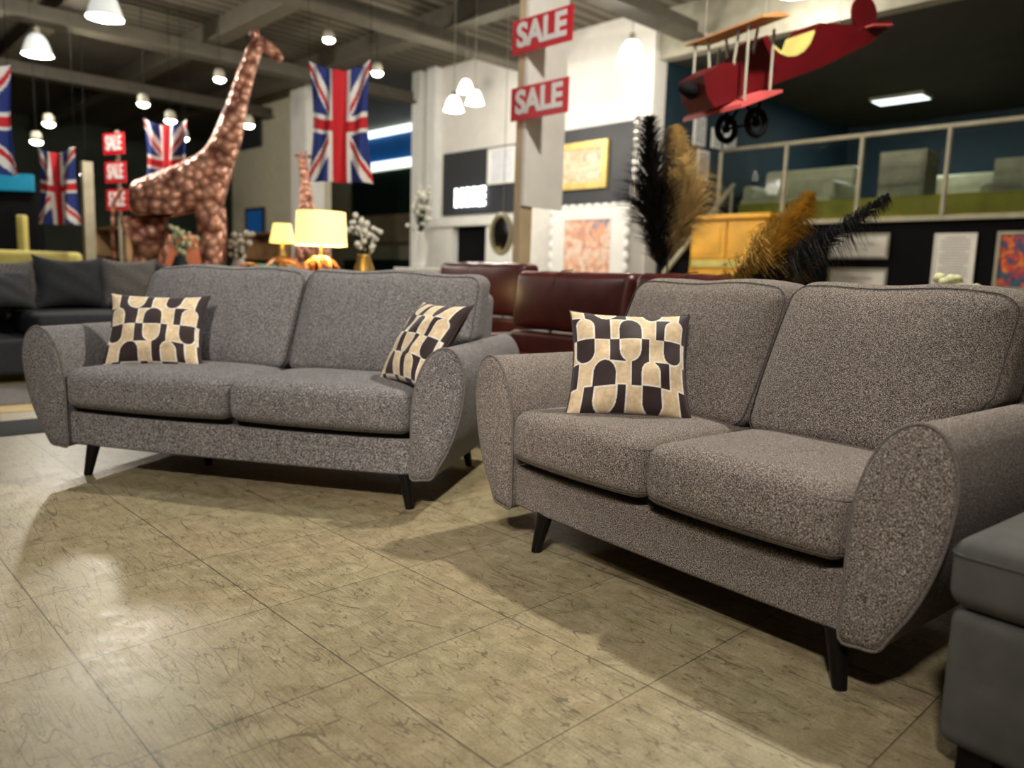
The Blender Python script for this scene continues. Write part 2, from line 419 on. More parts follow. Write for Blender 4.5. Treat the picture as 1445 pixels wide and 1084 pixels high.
# ------------------------------------------------------------------ pendant lamps and spots
def pendant(loc, label, power, col=(1, .93, .80), group=None, rad=.13, lit=True, sz=.78):
    t = thing('pendant_lamp', label, 'lamp', loc, 0, group)
    MB().lathe([(a * sz, b * sz) for a, b in ((.05, .36), (.10, .34), (.16, .26), (.20, .15), (.238, .03), (.245, 0), (.235, .0), (.19, .15), (.15, .25), (.06, .32))], n=28, cap=False).build('lamp_shade', MAT['lamp_glow' if sz < .77 else 'lamp_dim'], t, True)
    MB().ball((0, 0, .10 * sz), .05 * sz, 8).build('bulb', MAT['bulb'], t, True)
    MB().cyl((0, 0, .33 * sz), (0, 0, .46 * sz), .055 * sz, .05 * sz, 14).build('gear_housing', MAT['steel'], t, 'auto')
    MB().cyl((0, 0, .46 * sz), (0, 0, CZ - loc[2]), .005, n=8).build('suspension_rod', MAT['steel'], t)
    if lit:
        ld = bpy.data.lights.new('pendant_light', 'POINT'); ld.energy = power; ld.color = col; ld.shadow_soft_size = rad
        lo = bpy.data.objects.new('pendant_light', ld); C.objects.link(lo); lo.parent = t; lo.location = (0, 0, -.02 - rad)
    return t
pendant((1.55, 3.85, 4.0), 'bell pendant lamp high over the burgundy leather sofa', 480, (1, .93, .80), rad=.09)
pendant((-.5, .5, 3.9), 'bell pendant lamp high over the open floor before the sofas', 48, (1, .90, .72), rad=.12)
def added_spot(loc, aim, label, power, cone, col):  # unseen fill spots, added to brighten the sofa fronts
    t = thing('added_spotlight', label, 'spotlight', loc)
    t.rotation_euler = (Vector(aim) - Vector(loc)).to_track_quat('-Z', 'Y').to_euler()
    MB().lathe([(.05, .20), (.07, .16), (.08, 0), (.074, 0), (.06, .15)], n=20, cap=False).build('lamp_body', MAT['black'], t, True)
    MB().ball((0, 0, .06), (.06, .06, .03), 8).build('lens', MAT['bulb'], t, True)
    ld = bpy.data.lights.new('spot_light', 'SPOT'); ld.energy = power; ld.color = col; ld.shadow_soft_size = .16; ld.spot_size = cone; ld.spot_blend = 1.0
    lo = bpy.data.objects.new('spot_light', ld); C.objects.link(lo); lo.parent = t; lo.location = (0, 0, -.03)
    o = MB().cyl((loc[0], loc[1], loc[2] + .1), (loc[0], loc[1], CZ), .012, n=8).build('added_spot_stem', MAT['black']); tag(o, 'black drop rod of the ' + label, 'rod')
added_spot((-1.3, -1.3, 3.5), (-1.0, 3.1, .45), 'added fill spotlight behind the viewer aimed at the long sofa', 620, radians(40), (1, .90, .80))
added_spot((-.6, -1.2, 3.5), (.38, 2.05, .35), 'added fill spotlight behind the viewer aimed at the two-seater', 430, radians(36), (1, .90, .82))
pendant((-2.9, 3.9, 4.0), 'bell pendant lamp high over the left end of the long sofa', 90, (.86, .93, 1), rad=.15)
pendant((-4.63, 9, 3.62), 'white bell pendant lamp at the top edge, above the copper giraffe body', 230)
pendant((-6.6, 11, 3.72), 'white bell pendant lamp hanging lowest at the far left, above the cropped flag', 200)
pendant((1.36, 10.1, 3.62), 'glowing white bell pendant lamp beside the nose of the red model plane', 85, sz=.76)
g = 'cluster of pendant lamps before the white display wall'
pendant((-.86, 10.3, 3.02), 'glowing bell pendant lamp, lowest left of the cluster by the white wall', 75, group=g, sz=.52)
pendant((-.62, 10.8, 3.22), 'glowing bell pendant lamp, right one of the cluster by the white wall', 40, group=g, sz=.5)
pendant((-.80, 11.6, 3.55), 'glowing bell pendant lamp, topmost and rearmost of the cluster by the white wall', 60, group=g, sz=.5)
SP = [(-4.2, 12, 4.45, 'small round ceiling spot just left of the giraffe head'), (-4.5, 12, 3.72, 'small ceiling spot left of the giraffe neck'),
      (-2.87, 12, 4.33, 'small yellowish ceiling spot above the large hanging flag'), (-5.65, 12, 3.33, 'small hanging spot above the flag behind the giraffe'),
      (-5.25, 12, 3.1, 'brighter hanging spot right above the flag behind the giraffe'), (-4.08, 12, 3.07, 'small hanging spot right of the giraffe neck'),
      (-5.07, 12, 2.85, 'dim hanging spot between the giraffe flag and the neck'), (-7.08, 12, 3.0, 'upper hanging spot over the small left flag'),
      (-7.22, 11.9, 2.72, 'lower hanging spot over the small left flag'), (-6.55, 12, 2.27, 'low spot beside the yellow post at the left'),
      (-2.15, 12, 3.88, 'small ceiling spot right of the large hanging flag')]
for x, y, z, lab in SP:
    t = thing('spot_lamp', lab, 'spotlight', (x, y, z), 0, 'small round spots under the far ceiling')
    MB().lathe([(.05, .14), (.075, .10), (.085, 0), (.07, 0)], n=18).build('lamp_body', MAT['steel'], t, True)
    MB().ball((0, 0, -.005), (.085, .085, .05), 8).build('lens', MAT['spot_glow'], t, True)
    MB().cyl((0, 0, .13), (0, 0, CZ - z), .004, n=6).build('suspension_rod', MAT['black'], t)

# ------------------------------------------------------------------ the two tweed sofas
ARM = [(0, .13), (0, .22), (0, .32), (.002, .40), (.012, .475), (.034, .545), (.066, .600), (.105, .631), (.142, .637), (.176, .617), (.199, .575), (.210, .52), (.207, .46), (.195, .385), (.174, .31), (.146, .24), (.112, .18), (.085, .135), (.045, .127)]
def arm_loop(sign, x_in, shrink=0, sub=4):
    P_ = smooth_loop(ARM, sub); cx = .10; cz = .40
    return [(x_in + sign * (cx + (d - cx) * (1 - shrink)), cz + (z - cz) * (1 - shrink)) for d, z in P_]
def tweed_sofa(label, xi0, xi1, feet, loc, rz, fab, depth=.90, mids=()):
    t = thing('tweed_sofa', label, 'sofa', loc, rz)
    yf = -.03; yb = depth
    # base rail, deck and rear frame: one upholstered body
    body = MB()
    body.rbox(((xi0 + xi1) / 2, .02 + (yb - .04 - .02) / 2 - .005, .203), ((xi1 - xi0) / 2 + .01, (yb - .04 - .02) / 2 + .02, .072), .012, 10, 3,
              fn=lambda p, u: (p.x, p.y, p.z - .006 * (1 - u[0] ** 2)))
    body.rbox(((xi0 + xi1) / 2, yb - .10, .48), ((xi1 - xi0) / 2 + .05, .10, .35), .04, 8, 3, fn=lambda p, u: (p.x, p.y + (p.z - .3) * .16, p.z))
    bo = body.build('sofa_frame', fab, t, True)
    MB().box(xi0 + .02, xi1 - .02, .035, yb - .2, .268, .30).build('seat_platform', MAT['dark_lining'], t)
    for sg, xin in ((-1, xi0), (1, xi1)):
        L = arm_loop(sg, xin); n = len(L); a = MB(); ys = [yf + .006, yf + .03] + [yf + .03 + (yb - yf - .07) * i / 8 for i in range(1, 9)] + [yb]
        vs = []
        for j, y in enumerate(ys):
            sh = .0 if j < len(ys) - 1 else .05
            LL = arm_loop(sg, xin, sh)
            vs += [(x, y, z) for x, z in LL]
        fs = [(j * n + i, j * n + (i + 1) % n, (j + 1) * n + (i + 1) % n, (j + 1) * n + i) for j in range(len(ys) - 1) for i in range(n)]
        a.add(vs, fs); a.add([(x, yb, z) for x, z in arm_loop(sg, xin, .05)], [tuple(range(n))])
        am = a.build('arm', fab, t, 'auto')
        # the padded front panel inside its welt
        f = MB(); rings = [(0.0, yf + .006), (.02, yf - .002), (.08, yf - .008), (.3, yf - .012), (.7, yf - .014)]
        vs = []
        for sh, y in rings: vs += [(x, y, z) for x, z in arm_loop(sg, xin, sh + .004)]
        fs = [(j * n + i, j * n + (i + 1) % n, (j + 1) * n + (i + 1) % n, (j + 1) * n + i) for j in range(len(rings) - 1) for i in range(n)] + [tuple(range((len(rings) - 1) * n, len(rings) * n))]
        f.add(vs, fs); f.build('arm_front_panel', fab, am, True)
        MB().tube([(x, yf + .002, z) for x, z in L], .0048, 8, True).build('arm_welt', MAT['piping'], am, True)
    # seat cushions
    xm = (xi0 + xi1) / 2
    for (a, b) in ((xi0 + .004, xm - .002), (xm + .002, xi1 - .004)):
        cx = (a + b) / 2; hw = (b - a) / 2
        def sf(p, u):
            z = p.z; k = (1 - u[0] ** 4) * (1 - min(1, abs((p.y - .2) / .36)) ** 4)
            if u[2] > 0: z += .022 * k * u[2]
            sag = .012 * (1 - u[0] ** 2)
            if u[1] < 0 and u[2] < 0: z -= sag * (-u[1]) * .6
            y = p.y - .022 * (1 - u[0] ** 4) * (1 - u[2] ** 2 * .6) * (1 if u[1] < -.8 else 0) * min(1, (-u[1] - .8) / .2 if u[1] < -.8 else 0)
            return (p.x, y, z)
        cu = MB().rbox((cx, .245, .378), (hw, .29, .082), .046, 12, 5, fn=sf).build('seat_cushion', fab, t, True)
        for zz, off in ((.440, .0), (.316, .0)):
            pts = []
            rr = .046
            for q in range(0, 9):
                an = pi + (pi / 2) * q / 8
                pts.append((a + rr + rr * cos(an) * .93, -.045 + rr + rr * sin(an) * .93 + .004))
            for q in range(1, 12): pts.append((a + rr + (b - a - 2 * rr) * q / 12, -.045 + .004 + rr * .07))
            for q in range(0, 9):
                an = 1.5 * pi + (pi / 2) * q / 8
                pts.append((b - rr + rr * cos(an) * .93, -.045 + rr + rr * sin(an) * .93 + .004))
            P3 = []
            for x, y in pts:
                ux = (x - cx) / hw; P3.append((x, y - .0175 * (1 - ux ** 4), zz + (-.004 if zz < .35 else .002) * (1 - ux ** 2)))
            P3 = [(a - .0005, .2, zz)] + P3 + [(b + .0005, .2, zz)]
            MB().tube(P3, .0014, 6).build('cushion_seam', MAT['seam'], cu, True)
    # back cushions
    for side, (a, b) in ((-1, (xi0 - .0, xm - .004)), (1, (xm + .004, xi1 + .0))):
        cx = (a + b) / 2; hw = (b - a) / 2
        def bf(p, u, side=side, hw=hw, cx=cx):
            q = (p.z - .44) / .48
            k = (1 - abs(u[0]) ** 3) * (1 - abs(u[2]) ** 3)
            y = p.y + .235 * q
            if u[1] < 0: y -= .045 * k * (-u[1])
            x = p.x
            out = side * u[0]
            if out > 0 and p.z > .57: x += side * .085 * out ** 2 * min(1, (p.z - .57) / .06)
            x += -side * .0 if out > 0 else side * (-out) ** 3 * .012 * (1 - u[2] ** 2) * -1
            z = p.z + .010 * (1 - u[0] ** 2) * max(0, u[2]) + (.006 * sin(x * 15 + side * 1.3) * max(0, u[2]))
            return (x, y, z)
        bc = MB().rbox((cx, .49, .682), (hw, .10, .232), .055, 16, 5, fn=bf)
        co = bc.build('back_cushion', fab, t, True)
        # boxed-edge seams along the front edge of the cushion
        for yo in (-.094,):
            pts = []; hx = hw - .010; hz = .232 - .012; rr = .045
            for (qx, qz, a0) in ((1, 1, 0), (-1, 1, pi / 2), (-1, -1, pi), (1, -1, 1.5 * pi)):
                for q in range(7):
                    an = a0 + pi / 2 * q / 6
                    pts.append(((hx - rr) * qx + rr * cos(an), (hz - rr) * qz + rr * sin(an)))
                nx = {(1, 1): (-1, 1), (-1, 1): (-1, -1), (-1, -1): (1, -1), (1, -1): (1, 1)}[(qx, qz)]
                x0, z0 = pts[-1]; a1 = a0 + pi / 2
                x1 = (hx - rr) * nx[0] + rr * cos(a1); z1 = (hz - rr) * nx[1] + rr * sin(a1)
                for q in range(1, 10): pts.append((x0 + (x1 - x0) * q / 10, z0 + (z1 - z0) * q / 10))
            P3 = []
            for x, z in pts:
                # seat the seam on the rounded edge
                P3.append(bf(Vector((cx + x * 1.0, .49 - .10 + .018 - .003, .682 + z)), (x / hw, -.85, z / .232)))
            MB().tube(P3, .0017, 6, True).build('cushion_seam', MAT['seam'], co, True)
    for (fx, fy, sx, sy) in feet:
        MB().cyl((fx, fy, 0), (fx - sx * .026, fy + sy * .012, .135), .0165, .027, 18).build('leg', MAT['black_wood'], t, 'auto')
    return t
LP = (-1.109, 3.099, 0); LR = radians(-13.497)
RP = (0.433, 2.072, 0); RR = radians(-51.177)
tweed_sofa('long three-seater grey tweed sofa with two patterned cushions, at the left', -.815, .757,
           [(-.745, 0, -1, 1), (.745, 0, 1, 1), (-.745, .757, -1, -1), (.757, .757, 1, -1), (-.38, .33, 0, 0)], LP, LR, MAT['tweed_cool_lit'])
tweed_sofa('shorter two-seater grey tweed sofa in the right foreground beside the ottoman', -.643, .537,
           [(-.535, 0, -1, 1), (.535, 0, 1, 1), (-.535, .757, -1, -1), (.535, .757, 1, -1)], RP, RR, MAT['tweed'])

# ------------------------------------------------------------------ patterned scatter cushions
def dark_at(x, y):
    """dark velvet of the arch pattern; x in pattern units (cm/23 px), y row units growing downwards"""
    def rnd_top(x0, x1, y0, y1):       # arch standing in the row: round head
        r = (x1 - x0) / 2; cx = (x0 + x1) / 2; rh = r / 195.0
        if not (x0 <= x <= x1 and y0 <= y <= y1): return False
        return y > y0 + rh or ((x - cx) / r) ** 2 + ((y - y0 - rh) / rh) ** 2 <= 1
    def rnd_bot(x0, x1, y0, y1):
        r = (x1 - x0) / 2; cx = (x0 + x1) / 2; rh = r / 195.0
        if not (x0 <= x <= x1 and y0 <= y <= y1): return False
        return y < y1 - rh or ((x - cx) / r) ** 2 + ((y - y1 + rh) / rh) ** 2 <= 1
    yy = y % 4.0
    r = int(yy); f = yy - r
    Y0, Y1 = 0.0, 1.0
    def top(x0, x1):
        nonlocal_y = f
        rr = (x1 - x0) / 2; cx = (x0 + x1) / 2; rh = rr / 195.0
        return x0 <= x <= x1 and (f > rh or ((x - cx) / rr) ** 2 + ((f - rh) / rh) ** 2 <= 1)
    def bot(x0, x1):
        rr = (x1 - x0) / 2; cx = (x0 + x1) / 2; rh = rr / 195.0
        return x0 <= x <= x1 and (f < 1 - rh or ((x - cx) / rr) ** 2 + ((f - 1 + rh) / rh) ** 2 <= 1)
    if r == 3:   # row a / e
        return (204 <= x <= 558 and not bot(288, 485)) or bot(698, 858) or x > 1006
    if r == 0:   # row b
        if x < 206: return not top(118, 276) and x < 165
        return (206 <= x <= 415 and not top(118, 276)) or top(495, 685) or (815 <= x <= 975 and not top(890, 1052)) or (x > 1006 and not top(890, 1052))
    if r == 1:   # row c
        return bot(112, 270) or (410 <= x <= 548 and not bot(495, 685)) or (608 <= x <= 755 and not bot(495, 685)) or bot(890, 1042) or x > 1075
    return x < 140 or top(270, 465) or (605 <= x <= 755 and not top(690, 855)) or (808 <= x <= 937 and not top(690, 855)) or x > 1060  # row d
def pillow(label, origin, xdir, lean, W=.40, H=.40, Tk=.075, row0=-1.15, group=None, mirror=False, rows=4.65, dx=0.0, flop=0.0):
    """origin: middle of the lower edge; xdir: direction of the lower edge; lean from vertical (radians)"""
    xd = Vector(xdir).normalized(); back = Vector((0, 0, 1)).cross(xd)      # horizontal, away from the viewer
    upv = Vector((0, 0, cos(lean))) + back * sin(lean); fr = xd.cross(upv) # front normal
    rot = Matrix((xd, -fr, upv)).transposed().to_4x4()
    t = thing('scatter_cushion', label, 'cushion', origin, 0, group)
    t.rotation_euler = rot.to_euler()
    n = 190
    def pos(u, v, sg):
        ex = 1 - .11 * (1 - v * v) ** .8; ez = 1 - .10 * (1 - u * u) ** .8
        x = u * W / 2 * ex; z = v * H / 2 * ez + H / 2
        e = max(0., (1 - abs(u) ** 2.4)) ** .55 * max(0., (1 - abs(v) ** 2.4)) ** .55
        y = Tk * e
        y += .003 * sin(u * 9 + v * 4) * e + .004 * sin(v * 8 - u * 5) * e
        # the lower edge spreads a little on the seat
        z = max(z, .002)
        return (x, -sg * y + flop * (u + 1) ** 2 * .25, z)
    V = []; F = []; Cc = []
    cream = (.80, .63, .40); dk = (.028, .012, .013); edge = (.95, .90, .80)
    for j in range(n + 1):
        for i in range(n + 1):
            u = -1 + 2 * i / n; v = -1 + 2 * j / n
            V.append(pos(u, v, 1))
            px = 90 + (u + 1) / 2 * 1000 + dx; py = row0 + (1 - v) / 2 * rows
            d = dark_at(px, py + 0.0)
            near = False
            if not d:
                for ax, ay in ((13, 0), (-13, 0), (0, .065), (0, -.065), (9, .045), (-9, .045), (9, -.045), (-9, -.045)):
                    if dark_at(px + ax, py + ay): near = True; break
            Cc.append(dk if d else edge if near else cream)
    for j in range(n):
        for i in range(n): a = j * (n + 1) + i; F.append((a, a + 1, a + n + 2, a + n + 1))
    mb = MB(); mb.add(V, F); f = mb.build('cushion_front', MAT['pillow'], t, True)
    at = f.data.color_attributes.new('Col', 'FLOAT_COLOR', 'POINT')
    at.data.foreach_set('color', [c for col in Cc for c in (col + (1,))])
    m2 = 24; V = []; F = []
    for j in range(m2 + 1):
        for i in range(m2 + 1): V.append(pos(-1 + 2 * i / m2, -1 + 2 * j / m2, -.8))
    for j in range(m2):
        for i in range(m2): a = j * (m2 + 1) + i; F.append((a, a + m2 + 1, a + m2 + 2, a + 1))
    MB().add(V, F).build('cushion_back', MAT['pillow_back'], t, True)
    loop = [pos(-1 + 2 * i / 24, -1, 0) for i in range(24)] + [pos(1, -1 + 2 * i / 24, 0) for i in range(24)] + [pos(1 - 2 * i / 24, 1, 0) for i in range(24)] + [pos(-1, 1 - 2 * i / 24, 0) for i in range(24)]
    MB().tube(loop, .0035, 6, True).build('cushion_piping', MAT['pillow_back'], t, True)
    return t
pillow('cream and brown arch-patterned cushion on the right-hand two-seater', (.375, 2.44, .468), (.372, -.030, 0), radians(30), W=.405, H=.385, row0=-.42, rows=4.35)
pillow('cream and brown arch-patterned cushion at the left end of the long sofa', (-1.60, 3.40, .460), (.394, .054, 0), radians(27), W=.435, H=.36, row0=-1.0, rows=4.1)
pillow('cream and brown arch-patterned cushion tilted against the right arm of the long sofa', (-.445, 3.05, .468), (.54, -.74, 0), radians(33), W=.39, H=.39, row0=-.95, rows=4.1)

# ------------------------------------------------------------------ ottoman in the right corner
def ottoman():
    c, s = cos(RR), sin(RR)
    lx, ly = .785, -.14
    loc = (RP[0] + c * lx - s * ly, RP[1] + s * lx + c * ly, 0)
    t = thing('ottoman', 'grey suede storage ottoman with a padded lid in the lower right corner', 'ottoman', loc, RR)
    MB().rbox((.35, .30, .19), (.345, .295, .135), .03, 6, 4).build('ottoman_base', MAT['ottoman'], t, True)
    lid = MB().rbox((.35, .30, .392), (.352, .302, .067), .035, 8, 5, fn=lambda p, u: (p.x, p.y, p.z + .012 * (1 - u[0] ** 2) * (1 - u[1] ** 2) * max(0, u[2]))).build('ottoman_lid', MAT['ottoman'], t, True)
    pts = []; r_ = .034
    for cx_, cy_, a0 in ((.702 - r_, .602 - r_, 0), (-.002 + r_, .602 - r_, pi / 2), (-.002 + r_, -.002 + r_, pi), (.702 - r_, -.002 + r_, 1.5 * pi)):
        for q in range(7): a_ = a0 + pi / 2 * q / 6; pts.append((cx_ + r_ * cos(a_), cy_ + r_ * sin(a_), .428))
    MB().tube(pts, .0028, 6, True).build('lid_seam', MAT['ottoman'], lid, True)
    for x in (.07, .63):
        for y in (.06, .54): MB().box(x - .03, x + .03, y - .03, y + .03, 0, .06).build('foot', MAT['black_wood'], t)
ottoman()

# ------------------------------------------------------------------ burgundy recliner sofas
def leather_unit(t, s0, s1, k0, top, mat):
    """one recliner place: s along the sofa, k0 the plane of the back, in local coordinates"""
    w_ = s1 - s0; cx = (s0 + s1) / 2
    def hf(p, u):
        y = p.y - .035 * (1 - u[0] ** 4) * (1 - u[2] ** 2) * (1 if u[1] < 0 else 0)
        z = p.z + .008 * sin(p.x * 40) * max(0, u[2]) * (1 - u[0] ** 2)
        x = p.x
        return (x, y + (p.z - .6) * .12, z)
    h = MB().rbox((cx, k0 + .09, (top + .60) / 2), (w_ / 2 - .008, .10, (top - .60) / 2), .05, 10, 5, fn=hf).build('headrest', mat, t, True)
    MB().tube([(cx - .05, k0 + .12, top + .012), (cx - .06, k0 + .03, top + .004), (cx - .075, k0 - .012, top - .04), (cx - .078, k0 - .024, top - .09)], .003, 6).build('headrest_seam', mat, h, True)
    for dx in (-.22, .22): MB().cyl((cx + dx, k0 + .12, .50), (cx + dx, k0 + .12, .66), .012, n=10).build('headrest_bracket', MAT['chrome'], t, 'auto')
    MB().rbox((cx, k0 + .13, .42), (w_ / 2 - .004, .14, .165), .03, 6, 4).build('backrest', mat, t, True)
    MB().rbox((cx, k0 - .26, .37), (w_ / 2 - .004, .29, .09), .05, 8, 4).build('seat', mat, t, True)
def leather_sofa(label, s0, widths, k0, top):
    o = B(s0, k0, 0)
    t = thing('leather_sofa', label, 'sofa', o, TH)
    x = 0.0
    for w_ in widths: leather_unit(t, x, x + w_, 0, top, MAT['burg']); x += w_
    MB().rbox((x / 2, -.13, .19), (x / 2 - .01, .38, .13), .03, 6, 3).build('sofa_base', MAT['burg'], t, True)
    MB().rbox((-.08, -.10, .31), (.075, .38, .25), .05, 6, 4).build('arm', MAT['burg'], t, True)
    for xx in (.1, x - .1):
        for yy in (-.42, .15): MB().cyl((xx, yy, 0), (xx, yy, .065), .02, n=12).build('foot', MAT['black_wood'], t, 'auto')
    return t
leather_sofa('burgundy leather recliner sofa with raised headrests just behind the two tweed sofas', -3.53, (.925, .80), 3.35, .955)
leather_sofa('burgundy leather sofa further back, half hidden by the long tweed sofa', -5.45, (1.08,), 4.25, 1.03)

# ------------------------------------------------------------------ grey corner sofa at the left with its cushions
def grey_sofa():
    t = thing('corner_sofa', 'dark grey corner sofa with scatter cushions at the far left', 'sofa', B(-6.75, 0, 0), TH)
    MB().rbox((-.50, 2.2, .20), (.50, 1.45, .13), .03, 6, 3).build('sofa_base', MAT['charcoal'], t, True)
    for a, b in ((1.45, 2.55), (2.57, 3.65)):
        MB().rbox((-.42, (a + b) / 2, .42), (.44, (b - a) / 2, .10), .05, 8, 4, fn=lambda p, u: (p.x, p.y, p.z + .02 * (1 - u[0] ** 2) * (1 - u[1] ** 2) * max(0, u[2]))).build('seat_cushion', MAT['charcoal'], t, True)
    MB().rbox((-.93, 2.2, .52), (.09, 1.45, .32), .05, 6, 3).build('backrest', MAT['charcoal'], t, True)
    MB().rbox((-.45, .99, .44), (.46, .14, .32), .10, 6, 5).build('arm', MAT['slate'], t, True)
    for x in (-.9, -.1):
        for y in (.95, 3.5): MB().box(x - .03, x + .03, y - .03, y + .03, 0, .08).build('foot', MAT['black_wood'], t)
grey_sofa()
def soft_cushion(label, s, k, z, w_, h_, yaw, lean, mat, tk=.10, name='scatter_cushion'):
    t = MB(); n = 18
    V = []; F = []
    for sg in (1, -1):
        o = len(V)
        for j in range(n + 1):
            for i in range(n + 1):
                u = -1 + 2 * i / n; v = -1 + 2 * j / n
                e = max(0, (1 - abs(u) ** 2.2)) ** .5 * max(0, (1 - abs(v) ** 2.2)) ** .5
                x = u * w_ / 2 * (1 - .13 * (1 - v * v)); zz = v * h_ / 2 * (1 - .13 * (1 - u * u)) + h_ / 2 - .02 * (1 - u * u) * max(0, v) ** 3
                V.append((x, -sg * (tk * e + .008 * e * sin(5 * u + 7 * v)), zz))
        for j in range(n):
            for i in range(n): a = o + j * (n + 1) + i; F.append((a, a + 1, a + n + 2, a + n + 1))
    ob = t.add(V, F).build(name, mat, None, True)
    ob.location = B(s, k, z); ob.rotation_euler = (-lean, 0, TH + pi / 2 + yaw)
    tag(ob, label, 'cushion', 'scatter cushions on the grey corner sofa')
    return ob
soft_cushion('beige-patterned large cushion at the left end of the grey corner sofa', -7.45, 1.40, .54, .52, .42, 0, .2, MAT['check'])
soft_cushion('small plain dark cushion leaning before the beige-patterned one on the corner sofa', -7.22, 1.36, .54, .42, .34, .1, .3, MAT['slate'], .08)
soft_cushion('large plain charcoal cushion in the middle of the grey corner sofa', -7.35, 1.86, .54, .56, .46, 0, .25, MAT['charcoal'], .11)
soft_cushion('grey checked cushion beside the charcoal one on the corner sofa', -7.35, 2.32, .54, .50, .46, -.1, .22, MAT['check'], .11)
soft_cushion('grey cushion half hidden behind the back of the long tweed sofa', -7.35, 2.78, .54, .48, .43, 0, .22, MAT['slate'], .11)
rg = MB().box(-6.6, -5.72, 1.0, 4.5, 0, .012).build('rug', MAT['rug']); rg.rotation_euler = (0, 0, TH)
tag(rg, 'grey rug lying before the dark grey corner sofa', 'rug')

# ------------------------------------------------------------------ SALE signs on the steel column, and the far stack of them
def text_mesh(txt, size, mat, parent, loc, rot=(pi / 2, 0, 0), name='lettering', extrude=.004, bold=.03, xs=1.0, align='CENTER'):
    cu = bpy.data.curves.new(name, 'FONT'); cu.body = txt; cu.size = size; cu.extrude = extrude; cu.offset = bold * size
    cu.align_x = align; cu.align_y = 'CENTER'
    tmp = bpy.data.objects.new('tmp', cu); C.objects.link(tmp)
    dg = bpy.context.evaluated_depsgraph_get()
    me = bpy.data.meshes.new_from_object(tmp.evaluated_get(dg)); bpy.data.objects.remove(tmp)
    me.materials.clear(); me.materials.append(mat)
    o = bpy.data.objects.new(name, me); C.objects.link(o); o.parent = parent; o.location = loc; o.rotation_euler = rot; o.scale = (xs, 1, 1)
    return o
st('trim_30', MB().box(-5.53, -5.44, 5.26, 5.42, 0, CZ), MAT['timber'])
st('trim_31', MB().box(-5.44, -5.40, 5.26, 5.80, 1.6, CZ), MAT['white'])
def sale(label, s0, s1, k, z0, z1, name='sale_sign'):
    t = thing(name, label, 'sign', B((s0 + s1) / 2, k, (z0 + z1) / 2), TH)
    w_, h_ = (s1 - s0) / 2, (z1 - z0) / 2
    MB().box(-w_, w_, 0, .012, -h_, h_).build('sign_board', MAT['sale_red'], t)
    text_mesh('SALE', h_ * 1.95, MAT['sale_white'], t, (0, -.003, 0), xs=.98 * w_ / h_ / 2.62 * 1.06, bold=.035)
    return t
sale('upper red SALE sign with white letters on the column at the top of the picture', -5.56, -4.80, 5.2, 2.98, 3.28)
sale('lower red SALE sign with white letters on the column, below the other', -5.55, -4.82, 5.2, 2.38, 2.68)
# ------------------------------------------------------------------ hanging union flags
def flag(label, X, Y, ztop, W, H, rz, turn=False, seed=0, pinch=0.0):
    t = thing('union_flag', label, 'flag', (X, Y, ztop), rz, 'union flags hung from the ceiling')
    nx, nz = 60, 96; V = []; F = []; cc = []
    R_, W_, B_ = (.55, .01, .02), (.78, .76, .74), (.012, .03, .20)
    def col(a, b):    # a along the long side 0..1 (2 units), b across 0..1 (1 unit)
        x = (a - .5) * 60; y = (b - .5) * 30
        if abs(y) < 3 or abs(x) < 3: return R_
        if abs(y) < 5 or abs(x) < 5: return W_
        d1 = (y - x * .5) / 1.118; d2 = (y + x * .5) / 1.118
        if x * y > 0: dd = d1; sgn = 1 if x > 0 else -1
        else: dd = d2; sgn = -1 if x > 0 else 1
        if abs(dd) < 3:
            return R_ if 0 < dd * sgn < 2 else W_
        return B_
    for j in range(nz + 1):
        for i in range(nx + 1):
            u = i / nx; v = j / nz
            wv = .045 * sin(u * 11 + seed + v * 1.5) * (.4 + .6 * v) + .02 * sin(u * 23 + seed * 2 + v * 3)
            z = -H * v - .06 * H * (1 - v) * (1 - (2 * u - 1) ** 2) * 1.3
            V.append(((u - .5) * W * (1 - .13 * sin(pi * v)) * (1 + .05 * v), wv, z)); cc.append(col(v, u))
    for j in range(nz):
        for i in range(nx): a = j * (nx + 1) + i; F.append((a, a + nx + 1, a + nx + 2, a + 1))
    o = MB().add(V, F).build('flag_cloth', MAT['flag'], t, True)
    at = o.data.color_attributes.new('Col', 'FLOAT_COLOR', 'POINT'); at.data.foreach_set('color', [q for c_ in cc for q in (c_ + (1,))])
    o.modifiers.new('s', 'SOLIDIFY').thickness = .002
    for sx in (-1, 1):
        MB().cyl((sx * W / 2 * (1 - pinch) * .97, 0, -.01), (sx * W / 2 * (1 - pinch), 0, CZ - ztop), .002, n=6).build('hanging_cord', MAT['black'], t)
flag('large hanging union flag in the centre, left of the blue sign', -1.58, 7.0, 2.73, .56, 1.03, radians(-4), seed=.5)
flag('hanging union flag cut off by the left picture edge', -4.02, 6.0, 2.36, .46, .80, radians(-12), seed=2)
flag('small hanging union flag above the dark cushions at the left', -5.25, 9.0, 2.22, .50, .86, radians(-10), seed=1.2)
flag('hanging union flag showing behind the back of the copper giraffe', -4.13, 9.3, 2.62, .52, .95, radians(-6), seed=3)

